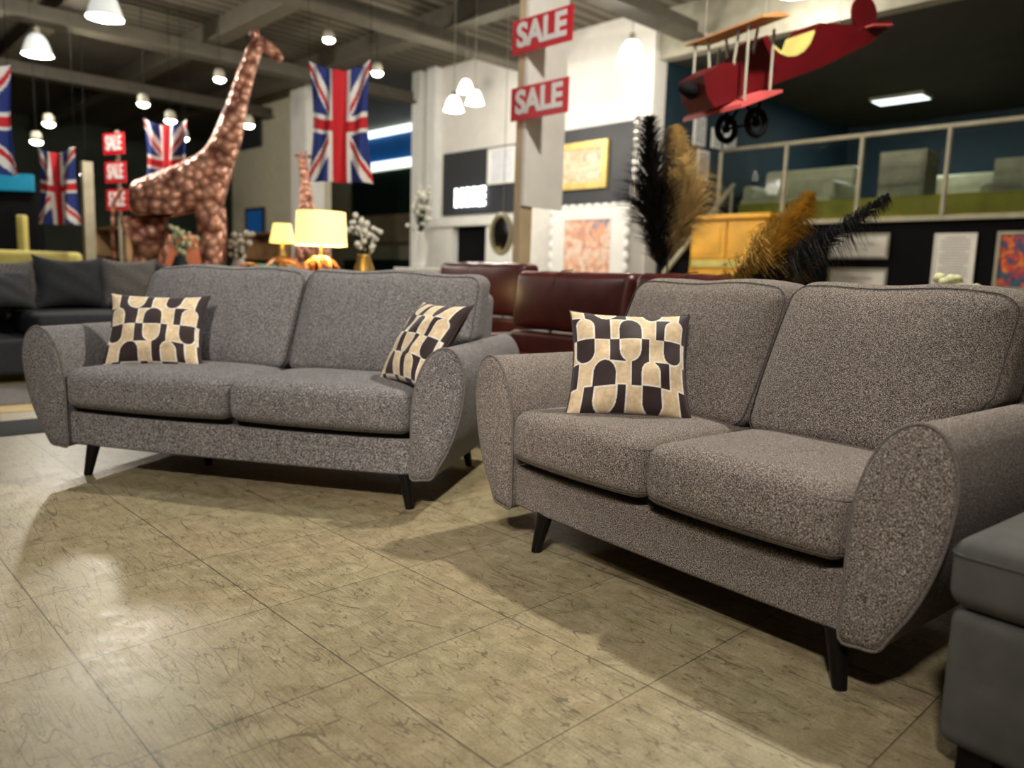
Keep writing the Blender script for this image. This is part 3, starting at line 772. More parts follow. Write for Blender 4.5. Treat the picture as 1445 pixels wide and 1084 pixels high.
# ------------------------------------------------------------------ copper giraffes (one skinned body each)
def giraffe(label, loc, rz, sc):
    t = thing('giraffe_sculpture', label, 'sculpture', loc, rz); t.scale = (sc, sc, sc)
    pts = {}; edges = []
    J = [('pelvis', (-.30, 0, 1.62), .21), ('rump', (-.43, 0, 1.60), .17), ('mid', (0, 0, 1.68), .29), ('chest', (.30, 0, 1.74), .25),
         ('neck0', (.42, 0, 1.98), .19), ('neck1', (.50, 0, 2.25), .15), ('neck2', (.60, 0, 2.60), .105), ('neck3', (.70, 0, 2.93), .085), ('poll', (.80, 0, 3.17), .085),
         ('cheek', (.90, 0, 3.12), .075), ('muzzle', (1.03, 0, 2.99), .045),
         ('fhipL', (.30, .13, 1.50), .16), ('fkneeL', (.31, .14, .98), .115), ('fpastL', (.31, .14, .30), .055), ('fhoofL', (.33, .14, .05), .065),
         ('fhipR', (.30, -.13, 1.50), .16), ('fkneeR', (.34, -.14, .98), .115), ('fpastR', (.33, -.14, .30), .055), ('fhoofR', (.35, -.14, .05), .065),
         ('hhipL', (-.36, .13, 1.38), .18), ('hkneeL', (-.26, .14, 1.12), .15), ('hhockL', (-.37, .14, .72), .10), ('hpastL', (-.33, .14, .25), .05), ('hhoofL', (-.31, .14, .05), .062),
         ('hhipR', (-.36, -.13, 1.38), .18), ('hkneeR', (-.26, -.14, 1.12), .15), ('hhockR', (-.37, -.14, .72), .10), ('hpastR', (-.33, -.14, .25), .05), ('hhoofR', (-.31, -.14, .05), .062)]
    idx = {n: i for i, (n, p, r) in enumerate(J)}
    E = [('pelvis', 'rump'), ('pelvis', 'mid'), ('mid', 'chest'), ('chest', 'neck0'), ('neck0', 'neck1'), ('neck1', 'neck2'), ('neck2', 'neck3'), ('neck3', 'poll'), ('poll', 'cheek'), ('cheek', 'muzzle')]
    for s in 'LR':
        E += [('chest', 'fhip' + s), ('fhip' + s, 'fknee' + s), ('fknee' + s, 'fpast' + s), ('fpast' + s, 'fhoof' + s)]
        E += [('pelvis', 'hhip' + s), ('hhip' + s, 'hknee' + s), ('hknee' + s, 'hhock' + s), ('hhock' + s, 'hpast' + s), ('hpast' + s, 'hhoof' + s)]
    me = bpy.data.meshes.new('giraffe_body'); me.from_pydata([p for n, p, r in J], [(idx[a], idx[b]) for a, b in E], [])
    o = bpy.data.objects.new('giraffe_body', me); C.objects.link(o); o.parent = t
    sk = o.modifiers.new('skin', 'SKIN'); sk.use_smooth_shade = True; sk.branch_smoothing = .5
    for i, (n, p, r) in enumerate(J):
        v = me.skin_vertices[0].data[i]; v.radius = (r, r); v.use_root = (n == 'pelvis')
    o.modifiers.new('sub', 'SUBSURF').levels = 2; o.modifiers['sub'].render_levels = 2
    me.materials.append(MAT['mosaic'])
    for s in (-1, 1):
        MB().cyl((.79, s * .035, 3.20), (.782, s * .045, 3.29), .014, .018, 8).build('horn', MAT['mosaic'], t, True)
        MB().ball((.76, s * .11, 3.20), (.025, .06, .03), 6).build('ear', MAT['mosaic'], t, True)
        MB().ball((.87, s * .068, 3.14), .014, 6).build('eye', MAT['black'], t, True)
    MB().tube([(-.55, 0, 1.66), (-.64, 0, 1.5), (-.66, 0, 1.2), (-.65, 0, .95)], .02, 6).build('tail', MAT['mosaic'], t, True)
    return t
giraffe('large copper disc-covered giraffe sculpture standing at the left behind the long sofa', (-3.58, 8.35, 0), radians(8), 1.035)
giraffe('smaller copper giraffe sculpture behind the yellow table lamp, below the large flag', (-2.50, 9.6, 0), radians(115), .74)

# ------------------------------------------------------------------ red model plane
def plane():
    t = thing('model_plane', 'red model biplane hung nose-down from the ceiling at upper right', 'model plane', (1.9, 6.0, 0), radians(28))
    poly = [(-.82, 2.32), (-.78, 2.19), (-.70, 2.12), (-.45, 2.22), (-.17, 2.345), (.307, 2.539), (.82, 2.796), (1.03, 2.96), (1.035, 3.002), (.92, 2.965), (.662, 2.896), (.24, 2.84), (.205, 2.76), (.17, 2.68), (.11, 2.615), (.03, 2.573), (-.05, 2.557), (-.13, 2.565), (-.20, 2.60), (-.26, 2.672), (-.30, 2.645), (-.41, 2.531), (-.50, 2.45), (-.66, 2.42)]
    MB().prism(poly, -.13, .13).build('fuselage', MAT['red'], t)
    arc = [(.20, 2.76), (.165, 2.68), (.105, 2.615), (.03, 2.573), (-.05, 2.557), (-.13, 2.565), (-.19, 2.59)]
    MB().prism(arc + [(x * .98, z + .022) for x, z in reversed(arc)], -.135, .135).build('cockpit_rim', MAT['straw'], t)
    # rudder disc
    MB().prism([(.87 + .14 * cos(a * pi / 12), 3.05 + .13 * sin(a * pi / 12)) for a in range(24)], -.012, .012).build('rudder', MAT['red'], t)
    MB().prism([(.74, 2.89), (.96, 2.93), (.96, 2.94), (.74, 2.90)], -.2, .2).build('tailplane', MAT['pink'], t)
    # wings across the fuselage, built as ribbed boards
    up_ = MB().prism([(-.60, 2.655), (-.36, 2.70), (-.36, 2.712), (-.47, 2.712), (-.60, 2.67)], -.42, .36).build('upper_wing', MAT['orange_paint'], t)
    lo_ = MB().prism([(-.62, 2.10), (-.25, 2.25), (-.25, 2.27), (-.45, 2.235), (-.62, 2.13)], -.30, .30).build('lower_wing', MAT['pink'], t)
    for y in (-.27, .27):
        for x in (-.57, -.34):
            MB().cyl((x, y, 2.16 if x < -.5 else 2.24), (x + .0, y, 2.66), .010, n=8).build('wing_strut', MAT['steel'], t)
    for y in (-.12, .12):
        MB().cyl((-.55, y, 2.42), (-.55, y * 1.3, 2.66), .010, n=8).build('wing_strut', MAT['steel'], t)
        MB().cyl((-.38, y, 2.52), (-.38, y * 1.3, 2.69), .010, n=8).build('wing_strut', MAT['steel'], t)
    for y in (-.15, .15):
        MB().tube([(-.33 + .085 * cos(a * pi / 10), y, 2.06 + .085 * sin(a * pi / 10)) for a in range(20)], .024, 8, True).cyl((-.33, y - .015, 2.06), (-.33, y + .015, 2.06), .03, n=12).build('wheel', MAT['black'], t, True)
        MB().cyl((-.33, y, 2.06), (-.40, y * .5, 2.24), .012, n=8).build('landing_strut', MAT['black'], t)
        MB().cyl((-.33, y, 2.06), (-.22, y * .5, 2.32), .012, n=8).build('landing_strut', MAT['black'], t)
    MB().cyl((-.33, -.17, 2.06), (-.33, .17, 2.06), .010, n=8).build('axle', MAT['black'], t)
    MB().cyl((-.90, 0, 2.25), (-.80, 0, 2.24), .03, .06, 12).build('nose_cone', MAT['black'], t, True)
    for p in ((-.46, -.3, 2.72), (-.46, .3, 2.72), (.6, 0, 2.87)):
        MB().cyl(p, (p[0], p[1], CZ), .0025, n=5).build('hanging_wire', MAT['steel'], t)
plane()

# ------------------------------------------------------------------ display wall fittings
def framed(name, label, cat, s0, s1, k, z0, z1, fw_, fmat, pmat, depth=.05, group=None, part='picture', face='n'):
    t = thing(name, label, cat, B((s0 + s1) / 2, k, (z0 + z1) / 2), TH, group)
    w_, h_ = (s1 - s0) / 2, (z1 - z0) / 2
    m = MB()
    for a in ((-w_, w_, -h_, -h_ + fw_), (-w_, w_, h_ - fw_, h_), (-w_, -w_ + fw_, -h_ + fw_, h_ - fw_), (w_ - fw_, w_, -h_ + fw_, h_ - fw_)):
        m.box(a[0], a[1], -depth, 0, a[2], a[3])
    m.build('frame', fmat, t)
    MB().box(-w_ + fw_, w_ - fw_, -depth * .5, -.002, -h_ + fw_, h_ - fw_).build(part, pmat, t)
    return t
def bobj(name, mb, mat, label, cat, group=None, smooth=False):
    o = mb.build(name, mat, None, smooth); o.rotation_euler = (0, 0, TH); return tag(o, label, cat, group)
st('trim_41', MB().box(-8.9, -7.03, 9.15, 9.2, 2.08, 3.22), MAT['anthracite'])
st('trim_42', MB().box(-11.55, -9.3, 9.15, 9.2, 2.03, 3.14), MAT['anthracite'])
framed('framed_picture', 'gilt-framed warm picture on the anthracite panel right of the column', 'picture', -8.68, -7.60, 9.14, 2.30, 3.0, .10, MAT['gold'], MAT['art_warm'])
framed('framed_picture', 'pale unframed-looking picture at the top of the left anthracite panel', 'picture', -10.25, -9.58, 9.14, 2.5, 3.1, .05, MAT['glossy_white'], MAT['art_pale'])
t = thing('lit_sign', 'glowing white letters on the left anthracite panel', 'sign', B(-10.75, 9.13, 2.31), TH)
text_mesh('MORE', .42, MAT['letters_light'], t, (0, 0, 0), xs=.72, bold=.05, extrude=.012)
def mirror_frame():
    t = thing('ornate_frame', 'ornate white carved frame around a sunset picture, below the gilt one', 'picture frame', B(-7.8, 8.95, 1.42), TH)
    m = MB(); pts = []
    W_, H_ = .72, .62
    base = []
    for i in range(64):
        a = 2 * pi * i / 64; x = max(-1, min(1, 1.25 * cos(a))); z = max(-1, min(1, 1.25 * sin(a)))
        base.append((x * W_, z * H_))
    m.box(-.72, .72, 0, .05, .40, .58).box(-.72, .72, 0, .05, -.75, -.52).box(-.72, -.46, 0, .05, -.52, .40).box(.46, .72, 0, .05, -.52, .40)
    for i in range(8):
        m.ball((-.74, .02, -.65 + i * .17), (.06, .035, .08), 6); m.ball((.74, .02, -.65 + i * .17), (.05, .035, .08), 6)
    for i in range(9): m.ball((-.64 + i * .16, .02, .60), (.08, .035, .04), 6)
    m.build('frame', MAT['glossy_white'], t, 'auto')
    MB().box(-.46, .46, .02, .04, -.52, .40).build('picture', MAT['art_sunset'], t)
mirror_frame()
def strip_mirror():
    t = thing('beaded_mirror', 'narrow silver beaded strip mirror at the right end of the white wall', 'mirror', B(-7.05, 9.1, 2.5), TH)
    MB().box(-.05, .05, -.02, .02, -.55, .75).build('mirror_strip', MAT['chrome'], t)
    for i in range(11): MB().ball((0, -.04, -.5 + i * .115), .045, 7).build('bead', MAT['mirror'], t, True)
strip_mirror()
def fireplace():
    t = thing('fireplace_surround', 'white fireplace surround with dark opening under the glowing letters', 'fireplace', B(-10.6, 9.1, 0), TH)
    MB().box(-1.0, 1.2, -.25, 0, 1.80, 1.95).build('mantel', MAT['glossy_white'], t)
    MB().box(-.95, -.35, -.18, 0, 0, 1.8).build('surround_leg', MAT['glossy_white'], t)
    MB().box(.55, 1.15, -.18, 0, 0, 1.8).build('surround_leg', MAT['glossy_white'], t)
    MB().box(-.35, .55, -.05, 0, 0, 1.8).build('hearth_opening', MAT['black'], t)
fireplace()
def clock():
    t = thing('round_mirror', 'round pale-framed mirror hung in front of the fireplace surround', 'mirror', B(-6.9, 6.3, 1.42), TH)
    t.location = (-.18, 9.2, 1.42)
    V = [(.17 * cos(a * pi / 16), 0, .22 * sin(a * pi / 16)) for a in range(32)]
    MB().tube(V, .03, 8, True).build('frame', MAT['cream'], t, True)
    MB().prism([(.15 * cos(a * pi / 16), .20 * sin(a * pi / 16)) for a in range(32)], -.008, .008).build('mirror_glass', MAT['mirror'], t)
    MB().cyl((0, .02, .24), (0, .02, CZ - 1.42), .004, n=6).build('hanging_wire', MAT['steel'], t)
clock()
# recess shop: blue fascia between light strips, dark interior, timber counter
bobj('shop_fascia', MB().box(-19, -12.5, 11.9, 12, 3.86, 4.5), MAT['blue_sign'], 'long blue shop fascia right of the large flag', 'sign')
bobj('light_strip', MB().box(-19, -12.5, 11.8, 11.95, 4.52, 4.66), MAT['tube_light'], 'white lit strip above the blue fascia', 'light')
bobj('light_strip', MB().box(-19, -12.5, 11.8, 11.95, 3.66, 3.84), MAT['tube_light'], 'white lit strip below the blue fascia', 'light')
st('trim_43', MB().box(-19, -12.5, 11.85, 12, 2.45, 3.6), MAT['dark_green'])
bobj('shop_counter', MB().box(-19, -12.5, 11.7, 12, 1.75, 2.45), MAT['timber'], 'pale timber band under the dark green shop front', 'counter')
bobj('shop_cabinet', MB().box(-19, -12.5, 11.6, 12, 0, 1.3), MAT['dark_green'], 'dark green low cabinets at the foot of the far shop front', 'cabinet')
st('trim_32', MB().box(-12.4, -12.15, 9.05, 9.2, 0, CZ).box(-11.95, -11.7, 9.05, 9.2, 0, CZ), MAT['glossy_white'])

def bouquet(label, loc, h, mat, nb, r, name='flower_arrangement', vasemat=None):
    t = thing(name, label, 'flowers', loc)
    MB().lathe([(.05, 0), (.07, .05), (.09, h * .25), (.05, h * .42), (.06, h * .45)], n=16).build('vase', vasemat or MAT['glossy_white'], t, True)
    rn = random.Random(len(label)); m = MB(); st_ = MB()
    for i in range(nb):
        a = rn.uniform(0, 2 * pi); q = rn.uniform(0, r); z = h * rn.uniform(.5, 1.0)
        p = (q * cos(a), q * sin(a), z); m.ball(p, rn.uniform(.018, .034), 5); st_.cyl((0, 0, h * .4), p, .004, n=4)
    m.build('blossoms', mat, t, True); st_.build('stems', MAT['dark_green'], t)
    return t
def side_table(label, loc, h, w_=.22, mat=None, name='display_table'):
    t = thing(name, label, 'table', loc, TH)
    mat = mat or MAT['glossy_white']
    MB().rbox((0, 0, h - .02), (w_, w_, .02), .008, 2, 2).build('table_top', mat, t, 'auto')
    for sx in (-1, 1):
        for sy in (-1, 1): MB().cyl((sx * (w_ - .04), sy * (w_ - .04), 0), (sx * (w_ - .04), sy * (w_ - .04), h - .03), .018, .022, 10).build('leg', mat, t, 'auto')
    return t
def on_table(X, Y, h, lab, **kw): return side_table(lab, (X, Y, 0), h, **kw)
on_table(-1.16, 9.4, 1.0, 'tall white display table under the white flowers')
bouquet('white flower arrangement on the tall table left of the glowing letters', (-1.16, 9.4, 1.0), .95, MAT['white_flower'], 34, .16)

# table lamp with yellow shade on its copper wire base
on_table(-1.40, 5.7, .72, 'oak table under the yellow-shaded lamp', mat=MAT['oak'], w_=.3)
def table_lamp():
    t = thing('table_lamp', 'lit table lamp with wide yellow drum shade behind the long sofa', 'lamp', (-1.42, 5.7, .72))
    MB().lathe([(.185, 0.38), (.175, .62)], n=32, cap=False).build('lamp_shade', MAT['lampyellow'], t, True)
    m = MB(); rn = random.Random(3)
    for i in range(14):
        a = rn.uniform(0, pi); b_ = rn.uniform(0, pi)
        ax = Vector((cos(a), sin(a), rn.uniform(-.6, .6))).normalized(); u = ax.orthogonal().normalized(); v = ax.cross(u)
        m.tube([Vector((0, 0, .155)) + (u * cos(q * pi / 10) + v * sin(q * pi / 10)) * .15 for q in range(20)], .004, 5, True)
    m.cyl((0, 0, 0), (0, 0, .40), .01, n=8).cyl((0, 0, 0), (0, 0, .02), .09, n=20).build('wire_base', MAT['copperwire'], t)
    MB().ball((0, 0, .47), .045, 8).build('bulb', MAT['bulb'], t, True)
    ld = bpy.data.lights.new('lamp_light', 'POINT'); ld.energy = 14; ld.color = (1, .75, .4); ld.shadow_soft_size = .05
    lo = bpy.data.objects.new('lamp_light', ld); C.objects.link(lo); lo.parent = t; lo.location = (0, 0, .40)
table_lamp()
def second_lamp():
    on_table(-2.43, 8.2, .78, 'low oak table under the small far lamp', mat=MAT['oak'], w_=.3)
    t = thing('table_lamp', 'small cream-shaded lit lamp left of the wide yellow one', 'lamp', (-2.45, 8.2, .78))
    MB().lathe([(.13, .42), (.09, .62)], n=24, cap=False).build('lamp_shade', MAT['lampyellow'], t, True)
    MB().lathe([(.07, 0), (.09, .1), (.05, .25), (.015, .35), (.012, .5)], n=18).build('lamp_base', MAT['brass'], t, True)
second_lamp()
# copper wire sculpture in front of the lamp table
def wire_balls():
    on_table(-1.95, 6.1, .70, 'low oak table with the copper wire baskets', mat=MAT['oak'], w_=.32)
    rn = random.Random(9)
    for i, (x, y, r, lab) in enumerate(((-2.06, 6.05, .13, 'copper wire ball left on the low oak table'), (-1.82, 6.12, .16, 'larger copper wire ball right on the low oak table'))):
        m = MB()
        for q in range(12):
            ax = Vector((rn.uniform(-1, 1), rn.uniform(-1, 1), rn.uniform(-1, 1))).normalized(); u = ax.orthogonal().normalized(); v = ax.cross(u)
            m.tube([(u * cos(k * pi / 10) + v * sin(k * pi / 10)) * r for k in range(20)], .005, 5, True)
        o = m.build('wire_ball', MAT['copperwire']); o.location = (x, y, .70 + r); tag(o, lab, 'ornament', 'copper wire balls on the oak table')
wire_balls()

# ------------------------------------------------------------------ gallery: balustrade, stairs rail, framed photographs, furniture
def balustrade():
    t = thing('glass_balustrade', 'glass balustrade with brass-toned handrail along the raised gallery', 'balustrade', B(-6.65, 10.66, 1.88), TH)
    MB().cyl((0, 0, 1.06), (9, 0, 1.06), .032, n=12).build('handrail', MAT['stone'], t, True)
    MB().box(0, 9, -.02, .02, -.08, -.02).build('bottom_rail', MAT['stone'], t)
    for i in range(9):
        MB().cyl((i * 1.068, 0, -.04), (i * 1.068, 0, 1.04), .03, n=12).build('baluster', MAT['stone'], t, 'auto')
        if i < 8: MB().box(i * 1.068 + .06, i * 1.068 + 1.0, -.004, .004, .05, .98).build('glass_pane', MAT['glass'], t)
balustrade()
def stairs():
    t = thing('staircase', 'dark staircase with pale sloping handrail before the petrol blue wall', 'stairs', B(-6.9, 8.3, 0), TH)
    # flight climbs along the blue wall towards the gallery
    n = 10
    for i in range(n):
        MB().box(.0, .48, .1 + i * .22, .1 + (i + 1) * .22 + .02, 0.0, (i + 1) * 1.8 / n - .02).build('step', MAT['black'], t)
    MB().cyl((.50, .55, .92), (.50, 2.36, 2.42), .035, n=10).build('handrail', MAT['stone'], t, True)
    for y, z in ((.58, .95), (1.45, 1.67), (2.32, 2.39)):
        MB().cyl((.50, y, 0), (.50, y, z), .022, n=10).build('post', MAT['stone'], t, 'auto')
stairs()
FRS = [(10.38, 3.0, 3.43, .30, 'upper left framed photograph on the petrol blue wall'), (10.52, 2.50, 2.95, .30, 'lower left framed photograph on the petrol blue wall'),
       (10.86, 3.02, 3.32, .26, 'small middle framed photograph on the petrol blue wall'), (11.25, 3.05, 3.45, .32, 'right framed photograph on the petrol blue wall, nearest the gallery rail'),
       (9.95, 2.38, 2.80, .24, 'lowest framed photograph, half behind the pampas plume')]
for k, z0, z1, w_, lab in FRS:
    t = thing('framed_photo', lab, 'picture', B(-6.89, k, (z0 + z1) / 2), TH + pi / 2, 'framed photographs on the petrol blue wall')
    h_ = (z1 - z0) / 2
    MB().box(-w_ / 2, w_ / 2, -.03, 0, -h_, h_).build('frame', MAT['white'], t)
    MB().box(-w_ / 2 + .04, w_ / 2 - .04, -.034, -.03, -h_ + .04, h_ - .04).build('photo', MAT['photo_bw'], t)
# gallery ceiling light
t = thing('ceiling_light', 'bright rectangular light panel in the dark gallery ceiling', 'light', B(-5.2, 13.6, 4.05), TH)
MB().box(-.42, .42, -.22, .22, -.05, 0).build('light_frame', MAT['steel'], t)
MB().box(-.39, .39, -.19, .19, -.06, -.05).build('diffuser', MAT['tube_light'], t)
ld = bpy.data.lights.new('panel_light', 'AREA'); ld.energy = 32; ld.size = .7; ld.color = (.9, 1, .95)
lo = bpy.data.objects.new('panel_light', ld); C.objects.link(lo); lo.parent = t; lo.location = (0, 0, -.08)
# gallery furniture
def g_sofa(label, s, k, w_, mat, h=.95):
    t = thing('gallery_sofa', label, 'sofa', B(s, k, 1.88), TH)
    MB().rbox((0, -.1, .22), (w_ / 2, .45, .20), .05, 5, 3).build('seat', mat, t, True)
    MB().rbox((0, .32, .52), (w_ / 2, .12, h / 2 - .04), .07, 5, 3).build('backrest', mat, t, True)
    for sx in (-1, 1): MB().rbox((sx * (w_ / 2 - .08), -.05, .36), (.1, .42, .28), .07, 4, 3).build('arm', mat, t, True)
g_sofa('cream leather sofa behind the first glass pane of the gallery', -6.0, 12.0, 1.5, MAT['cream'], .9)
g_sofa('cream sofa further right behind the second gallery pane', -4.2, 13.4, 1.3, MAT['cream'], .8)
def g_chest(label, s, k, w_, h, mat):
    t = thing('chest_of_drawers', label, 'chest of drawers', B(s, k, 1.88), TH)
    MB().box(-w_ / 2, w_ / 2, -.25, .25, 0, h).build('carcass', mat, t)
    for i in range(4):
        d = MB().rbox((0, -.26, h * (i + .5) / 4), (w_ / 2 - .03, .012, h / 8 - .012), .005, 2, 2).build('drawer', mat, t, 'auto')
        MB().ball((0, -.285, h * (i + .5) / 4), .014, 5).build('knob', MAT['brass'], d, True)
g_chest('stone-coloured chest of drawers behind the third gallery pane', -4.35, 11.9, .62, .98, MAT['stone'])
g_chest('wide grey-brown cabinet behind the rightmost gallery pane', -2.6, 12.1, 1.3, .80, MAT['stone'])
for s, k, z0, z1, w_, lab in ((-4.47, 10.74, 1.32, 1.66, .80, 'upper landscape certificate on the black wall'), (-4.46, 10.74, .86, 1.20, .80, 'lower landscape certificate on the black wall, cut off by the sofa back')):
    f = framed('framed_certificate', lab, 'certificate', s - w_ / 2, s + w_ / 2, k, z0, z1, .035, MAT['steel'], MAT['paper'], .03, 'certificates on the black wall', 'paper_sheet')
    text_mesh('- - - --- -- - ----\n-- -- - --', .07, MAT['ink'], f, (0, -.022, 0), bold=.02, extrude=.002, name='print_lines')
f = framed('framed_notice', 'tall portrait notice full of fine text on the black wall', 'notice', -3.52, -3.04, 10.74, .98, 1.64, .02, MAT['paper'], MAT['paper'], .03, None, 'paper_sheet')
m = MB()
for i in range(17): w_ = .17 if i % 5 else .12; m.box(-w_, w_, -.019, -.016, .27 - i * .034, .278 - i * .034)
m.build('print_lines', MAT['ink'], f)
framed('framed_painting', 'bright orange and blue painting at the right edge of the black wall', 'painting', -2.82, -1.9, 10.74, .95, 1.65, .04, MAT['stone'], MAT['art_bright'])
st('trim_44', MB().box(-6.5, 9, 11.0, 11.05, 1.88, 2.16), MAT['mustard_deck'])  # added mustard panel, stands in for the yellow strip at the glass foot
# yellow cabinet
pendant(tuple(B(-4.6, 8.7, 4.22)), 'added bell pendant lamp out of view, brightening the certificates on the black wall', 45, sz=.76)  # added lamp, kept out of view, to brighten the papers on the black wall
def cabinet():
    t = thing('pine_cabinet', 'yellow pine two-door cabinet before the stairs', 'cabinet', B(-5.74, 9.5, 0), TH)
    MB().box(-.58, .58, 0, .45, 0, 1.80).build('carcass', MAT['yellow_cab'], t)
    MB().rbox((0, .21, 1.83), (.64, .28, .035), .012, 3, 3).build('cornice', MAT['yellow_cab'], t, 'auto')
    for sx in (-1, 1):
        d = MB().box(min(sx * .02, sx * .55), max(sx * .02, sx * .55), -.02, 0, 1.28, 1.77).build('door', MAT['yellow_cab'], t)
        MB().box(min(sx * .10, sx * .47), max(sx * .10, sx * .47), -.03, -.02, 1.34, 1.70).build('door_panel', MAT['yellow_cab'], d)
        d2 = MB().box(min(sx * .02, sx * .55), max(sx * .02, sx * .55), -.02, 0, .1, 1.12).build('door', MAT['yellow_cab'], t)
        MB().ball((sx * .07, -.04, .7), .02, 6).build('knob', MAT['brass'], d2, True)
    dr = MB().box(-.55, .55, -.03, 0, 1.15, 1.25).build('drawer', MAT['straw'], t)
    MB().ball((0, -.05, 1.2), .022, 6).build('knob', MAT['brass'], dr, True)
cabinet()

# ------------------------------------------------------------------ dried plumes behind the right sofa
def plume(name, label, path, mat, R0, hairs=420, droop=.35, seed=1, thick=.0022, start=.25):
    rn = random.Random(seed); P_ = [Vector(p) for p in smooth_path(path, 10)]
    t = thing(name, label, 'dried plume', path[0])
    o = Vector(path[0]); m = MB(); m.tube([p - o for p in P_], .008, 6, taper=lambda q: 1 - .7 * q); m.build('stem', mat, t, True)
    m = MB(); L = len(P_)
    for i in range(hairs):
        q = start + (1 - start) * rn.random(); f = q * (L - 1); a = int(min(f, L - 2)); p = P_[a].lerp(P_[a + 1], f - a)
        tg = (P_[a + 1] - P_[a]).normalized(); an = rn.uniform(0, 2 * pi); u = tg.orthogonal().normalized(); v = tg.cross(u)
        out = u * cos(an) + v * sin(an); l = R0 * (1.15 - .75 * abs((q - start) / (1 - start) * 2 - .7)) * rn.uniform(.6, 1.1)
        p1 = p + (out * .55 + tg * .6) * l; p2 = p + (out * 1.0 + tg * 1.0) * l + Vector((0, 0, -droop * l))
        side = out.cross(tg).normalized() * thick * rn.uniform(.8, 1.8)
        A = [p - side - o, p + side - o, p1 + side - o, p1 - side - o, p2 - o]
        m.add(A, [(0, 1, 2, 3), (3, 2, 4)])
    m.build('plume_hair', mat, t, kind='stuff'); return t
def vase(label, loc, h, mat):
    o = MB().lathe([(.06, 0), (.10, .03), (.14, h * .35), (.12, h * .6), (.05, h * .85), (.06, h), (.045, h), (.04, h * .85), (.09, h * .5), (.05, .05)], n=24, cap=False).build('floor_vase', mat, None, True)
    o.location = loc; return tag(o, label, 'vase')
vase('brown floor vase holding the upright plumes behind the sofas', (.93, 4.75, 0), .95, MAT['vase'])
plume('pampas_plume', 'upright beige pampas plume left of the yellow cabinet', [(.93, 4.75, .5), (.92, 4.75, 1.0), (1.00, 4.78, 1.4), (.93, 4.8, 1.82)], MAT['pampas_beige'], .25, 2600, .5, 2, start=.38)
plume('black_plume', 'upright black feathery plume beside the beige pampas', [(.91, 4.75, .5), (.88, 4.75, 1.0), (.82, 4.8, 1.4), (.78, 4.85, 1.88)], MAT['plume_black'], .25, 2600, .3, 3, start=.33)
vase('low black floor vase behind the two-seater holding leaning plumes', (1.20, 3.25, 0), .70, MAT['black'])
plume('golden_plume', 'leaning golden pampas plume before the yellow cabinet', [(1.20, 3.25, .35), (1.20, 3.3, .72), (1.02, 3.5, .86), (1.10, 3.5, 1.02), (1.32, 3.6, 1.32)], MAT['pampas_gold'], .19, 1800, .6, 4, start=.5)
plume('black_plume', 'leaning black plume arching right over the golden one', [(1.20, 3.25, .35), (1.20, 3.3, .72), (1.06, 3.45, .86), (1.26, 3.4, 1.05), (1.58, 3.4, 1.30)], MAT['plume_black'], .13, 1100, 1.0, 5, start=.5)
side_table('small table under the pale flower posy behind the two-seater', (2.35, 4.2, 0), .72, .2, MAT['oak'])
bouquet('pale green flower posy showing over the back of the two-seater', (2.35, 4.2, .72), .26, MAT['pale_flower'], 26, .12, 'flower_posy')

# ---- far left shop clutter, out of focus
st('trim_33', MB().box(-11.06, -10.95, 2.94, 3.06, 0, 2.2), MAT['stone'])
g = 'far stack of SALE signs at the left'
def far_sale(label, X, Y, z, w_, h_):
    t = thing('sale_sign', label, 'sign', (X, Y, z), radians(-25), g)
    MB().box(-w_ / 2, w_ / 2, 0, .012, -h_ / 2, h_ / 2).build('sign_board', MAT['sale_red'], t)
    text_mesh('SALE', h_ * .95, MAT['sale_white'], t, (0, -.003, 0), xs=w_ / h_ / 2.7, bold=.03)
    return t
far_sale('topmost of the three far SALE signs left of the giraffe', -5.10, 10.0, 2.43, .38, .26)
far_sale('middle of the three far SALE signs left of the giraffe', -5.09, 10.0, 2.08, .38, .26)
far_sale('lowest of the three far SALE signs left of the giraffe', -5.08, 10.0, 1.74, .40, .26)
o = MB().cyl((-5.08, 10.06, 0), (-5.08, 10.06, 2.6), .025, n=10).build('sign_post', MAT['steel'], None, 'auto'); tag(o, 'thin steel post carrying the three far SALE signs', 'post')
o = MB().box(-9.6, -7.4, 12.0, 12.1, 2.0, 2.25).build('lit_sign', MAT['cyan_light']); tag(o, 'long cyan lit sign at the far left edge', 'sign')
o = MB().box(-9.6, -7.4, 12.1, 12.3, 0, 2.0).build('dark_cabinet', MAT['black']); tag(o, 'black display cabinet under the cyan sign', 'cabinet')
def clutter(name, label, cat, mb, mat, smooth=False): return tag(mb.build(name, mat, None, smooth), label, cat)
def armchair(label, X, Y, rz, mat, w_=.8, h=.95):
    t = thing('armchair', label, 'armchair', (X, Y, 0), rz)
    MB().rbox((0, 0, .28), (w_ / 2, .38, .18), .05, 4, 3).build('seat', mat, t, True)
    MB().rbox((0, .34, h / 2 + .1), (w_ / 2, .10, h / 2 - .1), .06, 4, 3).build('backrest', mat, t, True)
    for s in (-1, 1):
        MB().rbox((s * (w_ / 2), 0, .36), (.09, .38, .26), .06, 4, 3).build('arm', mat, t, True)
        MB().cyl((s * (w_ / 2 - .05), -.3, 0), (s * (w_ / 2 - .05), -.3, .12), .02, n=8).build('leg', MAT['black_wood'], t)
        MB().cyl((s * (w_ / 2 - .05), .3, 0), (s * (w_ / 2 - .05), .3, .12), .02, n=8).build('leg', MAT['black_wood'], t)
armchair('straw-yellow armchair behind the left end of the corner sofa', -5.35, 8.6, radians(20), MAT['straw'], .9, 1.05)
armchair('sea-green armchair low behind the giraffe, right of the terracotta one', -3.3, 10.8, radians(10), MAT['green_fabric'], .8, 1.0)
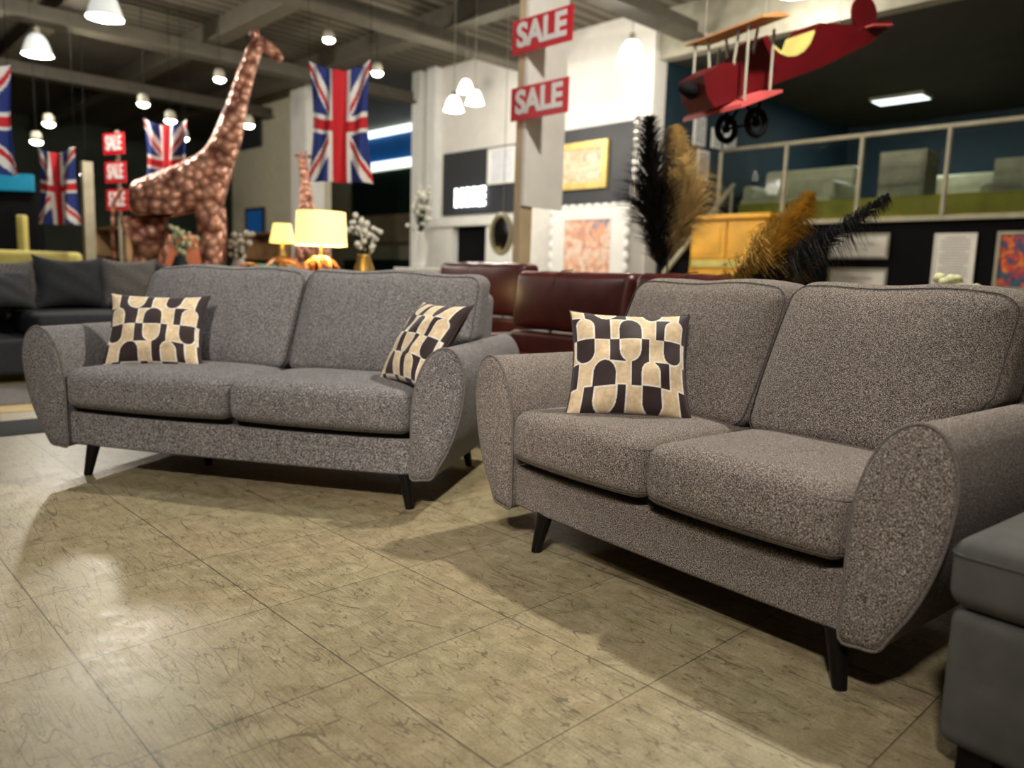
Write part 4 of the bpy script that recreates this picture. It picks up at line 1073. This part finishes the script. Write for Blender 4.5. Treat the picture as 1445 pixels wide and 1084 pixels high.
armchair('terracotta armchair seen between the legs of the giraffe', -4.5, 10.3, radians(-10), MAT['terracotta'], .8, 1.35)
clutter('floor_lamp', 'glowing pale column lamp at the far left behind the corner sofa', 'lamp', MB().cyl((-6.05, 9.6, 0), (-6.05, 9.6, .9), .02, n=8).rbox((-6.05, 9.6, 1.22), (.05, .05, .27), .02, 3, 2), MAT['straw'], True)
on_table(-3.36, 7.82, .78, 'oak display table between the giraffe legs', mat=MAT['oak'], w_=.15)
bouquet('pale green flower arrangement between the giraffe legs', (-3.36, 7.82, .78), .55, MAT['pale_flower'], 30, .16, vasemat=MAT['dark_green'])
on_table(-3.05, 8.6, .80, 'oak display table right of the giraffe', mat=MAT['oak'])
on_table(-1.36, 7.0, .80, 'oak display table right of the yellow lamp', mat=MAT['oak'])
bouquet('bright white flower arrangement right of the wide yellow lamp', (-1.36, 7.0, .80), .62, MAT['white_flower'], 46, .17, vasemat=MAT['brass'])
bouquet('white and cream flower arrangement right of the giraffe legs', (-3.05, 8.6, .80), .52, MAT['white_flower'], 22, .16)
framed('framed_picture', 'small blue picture on the beige partition left of the lamp', 'picture', -17.2, -16.3, 7.98, 1.6, 2.3, .06, MAT['anthracite'], MAT['blue_sign'])
framed('framed_picture', 'navy banner-like picture hung high on the beige partition', 'picture', -17.4, -16.4, 7.98, 3.6, 4.3, .04, MAT['anthracite'], MAT['anthracite'])
def shelf(label, s, k, w_, h):
    t = thing('shelf_unit', label, 'shelf unit', B(s, k, 0), TH)
    MB().box(-w_ / 2, -w_ / 2 + .04, -.2, .2, 0, h).box(w_ / 2 - .04, w_ / 2, -.2, .2, 0, h).box(-w_ / 2, w_ / 2, .18, .2, 0, h).build('shelf_frame', MAT['oak'], t)
    for i in range(4):
        MB().box(-w_ / 2 + .04, w_ / 2 - .04, -.2, .18, .1 + i * (h - .14) / 3, .13 + i * (h - .14) / 3).build('shelf_board', MAT['oak'], t)
    return t
shelf('oak shelf unit against the beige partition', -15.3, 7.6, 1.6, 1.7)
shelf('long oak shelf unit in the far left darkness', -15.0, 4.6, 1.8, 1.6)
